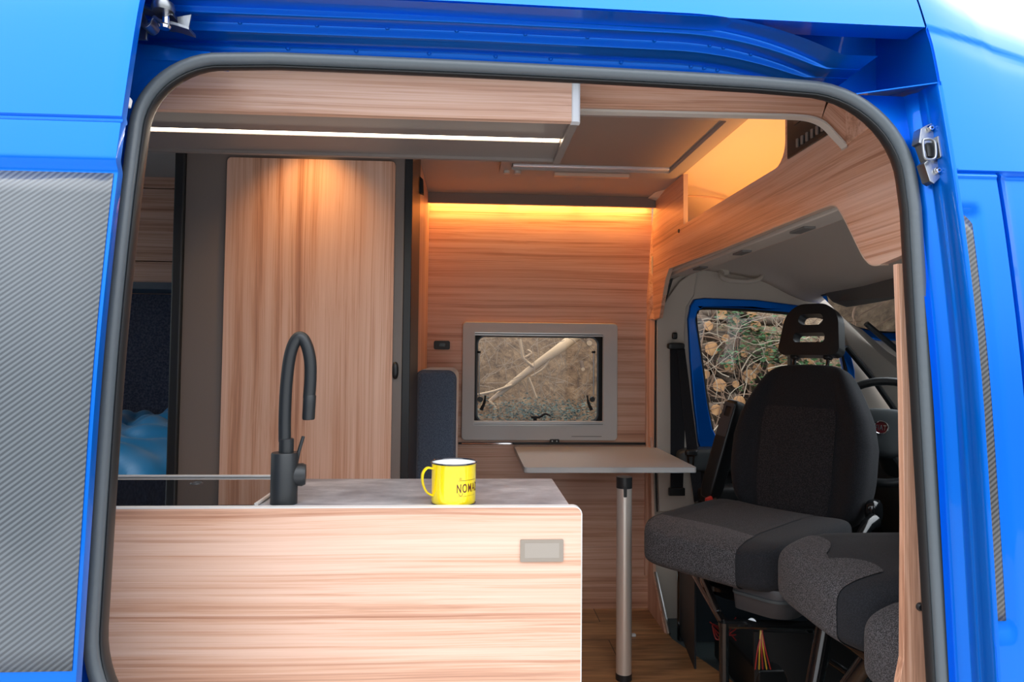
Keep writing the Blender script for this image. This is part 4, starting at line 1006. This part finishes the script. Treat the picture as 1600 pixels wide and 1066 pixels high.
# seat belt
sb = thing('seat_belt', 'black seat belt hanging from its anchor on the beige cab pillar', 'seat belt', c3(1056, 600, 2.955))
def strap(ps, w, name, par, dy=.003, mat='fabric'):
    return build(MB().plate(ps, (0, dy, 0)), name, M[mat], par)
strap([c3(1047, 545, 2.955), c3(1066, 545, 2.955), c3(1071, 640, 2.955), c3(1067, 772, 2.955), c3(1048, 772, 2.955), c3(1048, 640, 2.955)], 0, 'webbing', sb)
strap([c3(1058, 545, 2.945), c3(1070, 545, 2.945), c3(1082, 640, 2.92), c3(1100, 780, 2.9), c3(1085, 785, 2.9), c3(1073, 700, 2.92)], 0, 'front_webbing', sb)
mb = MB(); mb.pad(c3(1056, 541, 2.945), (.075, .03, .03), .5); build(mb, 'anchor_loop', M['black'], sb)
build(MB().pad(c3(1054, 525, 2.96), (.022, .02, .03), .5), 'anchor_bolt_cover', M['black'], sb)
mb = MB(); mb.pad(c3(1080, 708, 2.88), (.05, .03, .028), .5); bk = build(mb, 'tongue', M['black'], sb)
a, b = c3(1073, 711, 2.86), c3(1086, 730, 2.86)
build(MB().plate(XZ([(a.x, a.z), (b.x, a.z), (b.x-.006, b.z), (a.x+.006, b.z)], 2.86), (0, .003, 0), [XZ([(a.x+.01, a.z-.008), (b.x-.01, a.z-.008), (b.x-.012, b.z+.012), (a.x+.012, b.z+.012)], 2.86)]), 'metal_plate', M['chrome'], bk)
a, b = c3(1044, 762, 2.95), c3(1069, 774, 2.95)
build(MB().box(a.x, b.x, 2.935, 2.952, b.z, a.z), 'belt_slot', M['black'], sb, bevel=.003)

# ------------------------------------------------------------------ seats
def seat_mx(loc, phi): return Matrix.Translation(loc) @ Matrix.Rotation(phi, 4, 'Z')
ph = math.atan2(-.78, .62)
ds0 = Vector((1.065, 2.34, 0)); SM = seat_mx(ds0, ph)
seat = thing('driver_seat', 'black cloth swivelled driver seat with open headrest facing the living space', 'seat', ds0)
def sput(mb, name, mat, par=seat, **k): return build(mb.xf(SM), name, mat, par, **k)
# cushion: local front is -y
def cfn(p):
    q = p.copy(); x, y = p.x, p.y
    if p.z > 0: q.z *= .80+.30*abs(x)**3-.10*smoothstep(-.7, -1, y)+.05*y
    else: q.z *= 1-.35*smoothstep(-.2, 1, y)
    q.x *= 1-.06*smoothstep(-.3, -1, y)
    return q
CQ = [(0, -.17, .508)]
def cush(x0, x1, mat, name, dz=0, grow=0):
    mb = MB().pad((0, -.215, .512+dz), (.50+grow, .56+grow, .155+grow*.6), .34, fn=cfn, nu=64, nv=32, e2=.30)
    return mb
sput(cush(0, 0, 0, 0), 'cushion', M['fabric'])
# speckled front band and a dark insert on top
def cpad(g_): return MB().pad((0, -.215, .512), (.50+g_, .56+g_, .155+g_), .34, fn=cfn, nu=220, nv=90, e2=.30)
mb = cpad(.006).clip(lambda p: max(p.x-.125, -.205-p.x, p.y+.385-.035*sin((p.x+.2)/.325*PI))); sput(mb, 'centre_panel', M['fabric_sp'])
mb = cpad(.0045).clip(lambda p: max(p.x-.115, -.165-p.x, p.y-.02, -.38-p.y, .5-p.z)); sput(mb, 'seat_insert', M['fabric_mid'])
# backrest, leaning back
BM = Matrix.Translation((0, .13, .56)) @ Matrix.Rotation(R(-13), 4, 'X')
def bfn(p):
    q = p.copy(); z = p.z
    w = 1.0-.34*smoothstep(.0, 1, z)-.06*smoothstep(-.3, -1, z)+.0
    q.x *= w
    if p.y < 0: q.y *= .70+.55*smoothstep(.55, .95, abs(p.x))
    q.y += .18*(z*z)
    return q
mb = MB().pad((0, 0, .24), (.50, .15, .575), .42, Mx=None, fn=bfn, nu=96, nv=56, e2=.45); mb.xf(BM); sput(mb, 'backrest', M['fabric'])
def lim(z): return .135-.035*smoothstep(.3, .48, z)-.02*smoothstep(.1, -.1, z)
mb = MB().pad((0, -.003, .24), (.50, .152, .575), .42, fn=bfn, nu=220, nv=90, e2=.45).clip(lambda p: max(p.y, abs(p.x)-lim(p.z), -.03-p.z, p.z-.36)); mb.xf(BM); sput(mb, 'back_insert', M['fabric_mid'])
# headrest with two slots
hr = MB()
HM = BM @ Matrix.Translation((0, -.005, .655))
def hprof():
    pts = rrect(-.106, .106, -.097, .100, (.075, .075, .030, .030), 8)
    return [(x*(1+.10*(-z/.095)), z) for x, z in pts]
holes = [rrect(-.046, .046, .018, .060, .018, 5), rrect(-.058, .058, -.048, -.012, .012, 5)]
hr.plate(XZ(hprof(), -.03), (0, .055, 0), [XZ(h, -.03) for h in holes]); hr.xf(HM); sput(hr, 'headrest', M['black'], bevel=.016, seg=4)
for s in (-1, 1):
    mb = MB().cyl(Vector((s*.062, .0, .52)), Vector((s*.066, -.0, .60)), .0065); mb.xf(BM); sput(mb, 'headrest_post', M['black_gloss'])
    mb = MB().pad((s*.062, .0, .556), (.03, .03, .016), .6); mb.xf(BM); sput(mb, 'post_sleeve', M['black'])
# recliner knobs on the near side (+x local is toward camera right)
mb = MB().pad((.262, .13, .60), (.045, .075, .075), .7); sput(mb, 'recliner_knob', M['black_gloss'])
mb = MB().tube([Vector((.27, -.02, .53)), Vector((.275, .04, .57)), Vector((.275, .09, .575))], [.014, .02, .024], 12); sput(mb, 'height_lever', M['black_gloss'])
# plastic shroud
sh = rrect(.085, .262, -.455, .10, (.02, .02, .02, .07), 6)
mb = MB(); mb.loft([[Vector((a, b, .455)) for a, b in sh], [Vector((a*1.01, b*1.0, .43)) for a, b in sh], [Vector((a*.98, b*.98, .40)) for a, b in sh], [Vector((a*.93, b*.95, .37)) for a, b in sh]])
sput(mb, 'side_shroud', M['hide'], angle=50)
mb = MB(); mb.loft([[Vector((a*1.008, b*1.008, .425+dz)) for a, b in sh] for dz in (-.004, .004)]); sput(mb, 'shroud_ridge', M['dash'])
# armrest folded up beside the backrest
mb = MB().box(-.036, .036, -.03, .03, -.2, .2); 
AM = BM @ Matrix.Translation((-.315, -.0, .18)) @ Matrix.Rotation(R(10), 4, 'Y')
mb = MB().pad((0, 0, 0), (.06, .085, .40), .3); mb.xf(AM); sput(mb, 'armrest', M['black'])
mb = MB().plate(XZ(rrect(-.022, .022, .05, .185, .008), -.045), (0, .01, 0), [XZ(rrect(-.012, .012, .13, .17, .003), -.045)]); mb.xf(AM); sput(mb, 'armrest_hinge_cover', M['hide'])
# buckle
bkl = thing('belt_buckle', 'red and black belt buckle beside the driver seat cushion', 'buckle', c3(1112, 775, 2.55))
build(MB().tube([c3(1128, 800, 2.52), c3(1114, 782, 2.52)], .016, 10), 'stalk', M['black'], bkl)
mb = MB().plate([c3(1104, 780, 2.50), c3(1113, 776, 2.50), c3(1115, 784, 2.50), c3(1104, 789, 2.50)], (0, .02, 0)); build(mb, 'release_button', M['red'], bkl, bevel=.002)
M['cable_red'] = simple('dull red cable', (.30, .02, .02), .5)
# swivel and pedestal
pd = thing('seat_pedestal', 'open black steel seat pedestal with cables under the driver seat', 'seat base', (1.0, 2.33, 0))
mb = MB().cyl((.97, 2.29, .335), (.97, 2.29, .365), .19); build(mb, 'swivel_plate', M['black_gloss'], pd)
# frame in world axes slightly rotated
PM = Matrix.Translation((.93, 2.30, 0)) @ Matrix.Rotation(R(-8), 4, 'Z')
def P_(x, y, z): return PM @ Vector((x, y, z))
corner = [(-.14, -.32), (.36, -.30), (.36, .45), (-.14, .45)]
for i, (x, y) in enumerate(corner):
    build(MB().tube([P_(x, y, .33), P_(x, y, .30), P_(x, y, -.03)], [.016, .014, .014], 10), 'post', M['black_gloss'], pd)
mb = MB()
for i in range(4):
    a, b = corner[i], corner[(i+1) % 4]; mb.tube([P_(*a, .325), P_(*b, .325)], .013, 10)
build(mb, 'top_rail', M['black_gloss'], pd)
build(MB().tube([P_(-.14, .45, .45), P_(-.15, .1, .40), P_(-.14, -.25, .33)], .010, 10), 'side_rail', M['steel'], pd)
mb = MB().plate([P_(-.10, .44, -.03), P_(.35, .44, -.03), P_(.35, .44, .31), P_(-.10, .44, .31)], (0, .01, 0)); build(mb, 'back_plate', M['navy'], pd)
mb = MB().plate([P_(-.145, .12, .0), P_(-.145, .44, .0), P_(-.145, .44, .40), P_(-.145, .12, .36)], (.006, 0, 0)); build(mb, 'side_plate', M['navy'], pd)
build(MB().plate([P_(-.05, -.305, .02), P_(.35, -.30, .02), P_(.35, -.30, .30), P_(-.05, -.305, .30)], (0, .006, 0), [[P_(.0+.05*cos(a), -.305, .13+.085*sin(a)) for a in [2*PI*i/16 for i in range(16)]]]), 'front_plate', M['black'], pd)
build(MB().box(.93, 1.25, 2.2, 2.6, -.03, .10), 'control_box', M['black'], pd, bevel=.01)
rx = thing('cable_bundle', 'loose red cables hanging inside the driver seat pedestal', 'cables', (.9, 2.4, .2))
random.seed(5)
for k in range(5):
    a = c3(1112+random.uniform(-3, 3), 972+random.uniform(-8, 10), 2.40); b = c3(1122+4*k, 1000-3*k, 2.36+.02*k); c = c3(1150, 965+9*k, 2.40)
    build(MB().tube(spline([a, b, c], 6), .0022, 6), 'cable', M['cable_red'], rx)
ry = thing('cable_bundle', 'yellow and brown cable bundle showing in the round hole of the seat pedestal', 'cables', (.93, 2.0, .1))
for k in range(5):
    a = c3(1190+random.uniform(-2, 2), 985, 2.00); b = c3(1184+3*k, 1015, 1.985); c = c3(1180+6*k, 1046, 2.0)
    build(MB().tube(spline([a, b, c], 6), .0022, 6), 'cable', M['wire_y'] if k % 2 else M['cable_red'], ry)
o = build(MB().tube([c3(1175, 973, 1.99), c3(1176, 973, 2.03)], [.012, .014], 20), 'pedestal_knob', M['steel'], pd)

# passenger bench facing the living space ----------------------------
pb = thing('passenger_seat', 'speckled grey and black passenger double seat at the lower right', 'seat', (1.1, 1.5, 0))
def lobe(y0, y1, name, zt=.64, x0=.775):
    par = pb
    cx, cy = x0+.26, (y0+y1)/2
    def fn(p):
        q = p.copy()
        # p.x=-1 is the front nose
        nose = smoothstep(-.35, -1, p.x)
        if p.z > 0: q.z *= 1-.10*nose+.10*smoothstep(.5, 1, abs(p.y))*(1-nose)
        else: q.z *= 1.0-.40*nose
        q.z -= 0.10*nose
        q.x += .05*(1-p.y*p.y)*-1*nose*0
        return q
    return (cx, cy, zt-.10), (.52, y1-y0, .20), fn
cA, sA, fA = lobe(1.405, 1.83, 'a', .64, .795); cB, sB, fB = lobe(1.15, 1.415, 'b', .615, .795)
# cushion far lobe
def lobe_parts(c, s, f, lab):
    o = build(MB().pad(c, s, .38, fn=f, nu=64, nv=32, e2=.42), 'seat_cushion', M['fabric'], pb)
    g = tuple(v+.006 for v in s)
    def gg(q):
        u = (q.y-(c[1]-s[1]/2))/s[1]; uu = min(1, max(0, u))
        if lab == 'a': dep = .035+.085*abs(sin(PI*1.9*uu))**.6
        else: dep = .03+.10*sin(PI*uu)**.6
        return max(q.x-(c[0]-s[0]/2)-dep, .04-u, u-(.90 if lab == 'b' else 1.1), (.17-u)*.6 if lab == 'a' else -1)
    mb = MB().pad(c, g, .38, fn=f, nu=300, nv=120, e2=.42).clip(gg); build(mb, 'front_panel', M['fabric_sp'], o)
lobe_parts(cA, sA, fA, 'a'); lobe_parts(cB, sB, fB, 'b')
def pbk(p):
    q = p.copy(); q.x += .28*p.z*1.0+.1; q.y *= 1-.12*smoothstep(.3, 1, p.z); return q
build(MB().pad((1.27, 1.60, .90), (.14, .52, .62), .38, fn=pbk, nu=48, nv=30), 'backrest', M['fabric'], pb)
build(MB().pad((1.27, 1.18, .90), (.14, .34, .62), .38, fn=pbk, nu=48, nv=30), 'backrest', M['fabric'], pb)
build(MB().box(.86, 1.30, 1.06, 1.80, .44, .47), 'seat_frame', M['black_gloss'], pb, bevel=.01)
for a, b, rr in ((c3(1292, 962, 1.75), c3(1268, 1095, 1.75), .022), (c3(1382, 1000, 1.50), c3(1310, 1100, 1.62), .024), (c3(1300, 1035, 1.9), c3(1372, 1085, 1.75), .010), (c3(1375, 962, 1.9), c3(1378, 1075, 1.95), .010)):
    d_ = (b-a).normalized(); end_ = a+d_*((a.z+.034)/max(.05, -d_.z)) if d_.z < -.2 else b
    build(MB().tube([a, end_], rr, 14), 'leg', M['black_gloss'], pb)
build(MB().plate([(.88, 1.55, .0), (1.3, 1.55, .0), (1.3, 1.55, .44), (1.0, 1.55, .44)], (0, .01, 0)), 'brace_plate', M['black'], pb)

# ------------------------------------------------------------------ outside behind the van
EY = 4.9
def hill(x, t):
    y = 3.75+t*6; z = -.55+3.6*t+1.0*smoothstep(0, .3, t)
    return Vector((x, y+.12*sin(x*3.1), z+.10*sin(x*2.3+t*9)+.05*sin(x*7+t*31)))
hm = build(MB().grid(hill, frange(-6, 14, .15), frange(0, 1, .02)), 'hillside', M['earth']); tag(hm, 'brown leaf covered bank behind the van', kind='structure')
def leaf_cloud(spots, size, seed, name, label, mat):
    random.seed(seed); mb = MB()
    for n, cen, spr in spots:
        for _ in range(n):
            c = Vector(cen)+Vector([random.gauss(0, s) for s in spr])
            a, b, g = (random.uniform(0, 6.28) for _ in range(3)); Mr = Matrix.Rotation(a, 3, 'Z') @ Matrix.Rotation(b, 3, 'X')
            s = size*random.uniform(.6, 1.4)
            mb.add([c+Mr @ Vector(v)*s for v in ((-1, 0, 0), (-.2, -.42, .1), (1, 0, 0), (-.2, .42, .1))], [(0, 1, 2, 3)])
    o = build(mb, name, mat, smooth=False); return tag(o, label, 'leaves', kind='stuff')
# log pile
def bank(y_off, z): return 4.15+.42*z+y_off
logs = []
random.seed(21)
def log(px, py, rr, tilt=(0, 0), L=.9):
    # sits on the sloping pile face
    d = ray(px, py); D = 4.2
    for _ in range(6): p = CAM+d*(D/d.y); D = bank(0, p.z)
    return p
named = [(1124, 492, .047), (1170, 486, .052), (1176, 510, .036), (1160, 524, .020), (1192, 523, .018), (1197, 554, .050), (1136, 571, .046), (1178, 576, .04), (1166, 588, .055), (1120, 602, .048), (1158, 553, .03), (1212, 538, .03), (1108, 545, .05), (1150, 628, .05), (1115, 640, .045), (1140, 655, .05), (1180, 640, .055), (1205, 600, .05), (1222, 560, .05), (1225, 505, .04), (1146, 500, .03), (1103, 510, .035), (1130, 530, .04), (1215, 640, .05), (1200, 575, .04), (1098, 585, .04), (1145, 600, .03), (1225, 600, .05), (1260, 560, .05), (1290, 540, .05), (1270, 600, .05), (1300, 590, .05), (1128, 680, .05), (1165, 672, .05), (1200, 668, .05)]
for i, (px, py, rr) in enumerate(named):
    rr *= random.uniform(.85, 1.05)
    p = log(px, py, rr)+Vector((0, -.05, 0))
    ax = Vector((random.uniform(-.35, .35), 1, random.uniform(-.15, .25))).normalized()
    ring = []; nseg = 18; u = ax.orthogonal().normalized(); v = ax.cross(u)
    wob = [1+random.uniform(-.07, .07) for _ in range(nseg)]
    def rg(t, s): return [p+ax*t+(u*cos(2*PI*k/nseg)+v*sin(2*PI*k/nseg))*rr*s*wob[k] for k in range(nseg)]
    side = 'left' if px < 1150 else 'right'
    t_ = thing('log', 'sawn round log end in the brushwood pile seen through the driver window', 'log', p, group='logs in the brushwood pile')
    build(MB().loft([rg(0, .97), rg(.02, 1.0), rg(.7, 1.02)]), 'bark', M['bark'], t_, angle=60)
    build(MB().loft([rg(-.004, .86), rg(-.002, .93), rg(.003, .95)]), 'cut_face', M['logend'], t_)
    BASE.pop(t_.name, None)
# brushwood
def twigs(n, x0, x1, z0, z1, seed, name, label, mat, rmin=.002, rmax=.007, yo=-.12, ln=.5):
    random.seed(seed); mb = MB()
    for _ in range(n):
        x, z = random.uniform(x0, x1), random.uniform(z0, z1); y = bank(yo, z)+random.uniform(-.06, .12)
        a = random.uniform(0, PI); L = random.uniform(.25, 1)*ln; d = Vector((cos(a), random.uniform(-.25, .25), sin(a)))
        c = Vector((x, y, z)); j = lambda s: Vector([random.gauss(0, s) for _ in range(3)])
        pts = spline([c-d*L/2, c-d*L*.2+j(L*.07), c+d*L*.15+j(L*.09), c+d*L/2+j(L*.12)], 3)
        r0 = random.uniform(rmin, rmax); mb.tube(pts, [r0*(1-.7*i/len(pts)) for i in range(len(pts))], 5)
    return tag(build(mb, name, mat), label, 'brushwood', kind='stuff')
twigs(420, 1.35, 2.9, .1, 1.9, 3, 'brushwood', 'tangle of brown twigs over the log pile outside the driver window', M['twig'])
twigs(170, 1.35, 2.9, .1, 1.9, 4, 'pale_brushwood', 'pale bare twigs lying over the log pile outside', M['twig_pale'], .002, .005, -.2)
twigs(16, 1.35, 2.7, .1, 1.8, 14, 'fallen_branches', 'thicker brown branches in the pile outside the driver window', M['bark'], .01, .024, .0, 1.0)
spots = []
for k, (px, py, n, s) in enumerate(((1178, 545, 130, .09), (1215, 555, 160, .10), (1205, 620, 130, .09), (1140, 500, 90, .07), (1150, 700, 130, .10), (1165, 520, 60, .06), (1190, 600, 80, .07), (1300, 560, 200, .14), (1235, 590, 120, .1), (1130, 560, 50, .05))):
    p = log(px, py, 0)+Vector((0, -.14, 0)); spots.append((n, p, (s, .05, s*.8)))
leaf_cloud(spots, .022, 30, 'ivy_leaves', 'green leaves among the logs and twigs outside', M['leaf'])
# behind the small window: slope with fallen trunk
def hp_(px, py, off=.0):
    d = ray(px, py); D = 4.2
    for _ in range(8): p = CAM+d*(D/d.y); D = 3.75+.12*sin(p.x*3.1)+(p.z+.55)/1.32*.30*6*.72-.10+off*0
    return p-Vector((0, .06+off, 0))
def bank2(px, py, off=0): 
    d = ray(px, py); D = 4.25+off; return CAM+d*(D/d.y)
fb = thing('fallen_branch', 'pale peeled branch lying diagonally outside the small window', 'branch', bank2(835, 575))
mb = MB(); q = spline([bank2(765, 628), bank2(800, 600), bank2(835, 573), bank2(870, 548), bank2(905, 522, .1), bank2(935, 505, .1)], 5)
mb.tube(q, [.014+.028*i/len(q) for i in range(len(q))], 12); trunk = build(mb, 'stem', M['pale_branch'], fb)
for ps, r_ in (([(800, 602), (770, 612), (746, 617)], .008), ([(833, 573), (818, 560), (815, 545), (812, 530)], .009), ([(818, 560), (830, 552), (824, 547)], .007), ([(826, 590), (832, 605), (838, 622)], .007), ([(862, 556), (850, 575), (830, 588)], .006), ([(765, 628), (775, 640), (772, 660)], .01)):
    build(MB().tube(spline([bank2(a, b, -.02) for a, b in ps], 4), r_, 8), 'side_twig', M['pale_branch'], fb)
for px, py, rr in ((911, 577, .013), (921, 536, .020),):
    p = bank2(px, py, -.05); t_ = thing('cut_branch', 'thin cut branch with a pale round end outside the small window, %s one' % ('lower' if py > 560 else 'upper'), 'branch', p)
    build(MB().tube([p, p+Vector((.03, .25, .04))], rr, 12), 'bark', M['bark'], t_); build(MB().tube([p+Vector((0, -.003, 0)), p+Vector((0, .002, 0))], rr*.9, 12), 'cut_face', M['pale_branch'], t_)
random.seed(6); mb = MB()
for _ in range(130):
    px, py = random.uniform(740, 940), random.uniform(515, 640); p = bank2(px, py, random.uniform(-.1, .15)); a = random.uniform(0, PI); L = random.uniform(.03, .22); d = Vector((cos(a), 0, sin(a)))
    mb.tube([p-d*L/2, p+Vector((0, 0, random.gauss(0, .02))), p+d*L/2], .0018, 4)
tag(build(mb, 'fine_twigs', M['twig_pale']), 'fine dry twigs on the bank outside the small window', 'twigs', kind='stuff')
mossy = simple('blue green moss', (.11, .17, .15), .8)
leaf_cloud([(2600, bank2(850, 645, -.10), (.24, .05, .042))], .0085, 77, 'moss_clump', 'blue green lichen and moss at the foot of the bank behind the small window', mossy)

# ------------------------------------------------------------------ light
w = bpy.data.worlds.new('sky'); SC.world = w; w.use_nodes = True; nt = w.node_tree; bg = nt.nodes['Background']
tc = nt.nodes.new('ShaderNodeTexCoord'); sx = nt.nodes.new('ShaderNodeSeparateXYZ'); nt.links.new(tc.outputs['Generated'], sx.inputs[0])
cl = nt.nodes.new('ShaderNodeTexNoise'); cl.inputs['Scale'].default_value = 2.2; cl.inputs['Detail'].default_value = 3; nt.links.new(tc.outputs['Generated'], cl.inputs['Vector'])
ad = nt.nodes.new('ShaderNodeMath'); ad.operation = 'MULTIPLY_ADD'; ad.inputs[1].default_value = .14; nt.links.new(cl.outputs['Fac'], ad.inputs[0]); nt.links.new(sx.outputs['Z'], ad.inputs[2])
r = ramp(nt, [(.03, (.20, .21, .20)), (.20, (.34, .37, .39)), (.36, (.70, .77, .84)), (.55, (1.15, 1.22, 1.3)), (.9, (1.6, 1.66, 1.74))]); nt.links.new(ad.outputs[0], r.inputs['Fac']); nt.links.new(r.outputs['Color'], bg.inputs['Color'])
bg.inputs['Strength'].default_value = 1.35
SC.view_settings.view_transform = 'Standard'; SC.view_settings.look = 'None'; SC.view_settings.gamma = 1; SC.view_settings.use_curve_mapping = False
SC.view_settings.exposure = .97
SC.cycles.max_bounces = 10
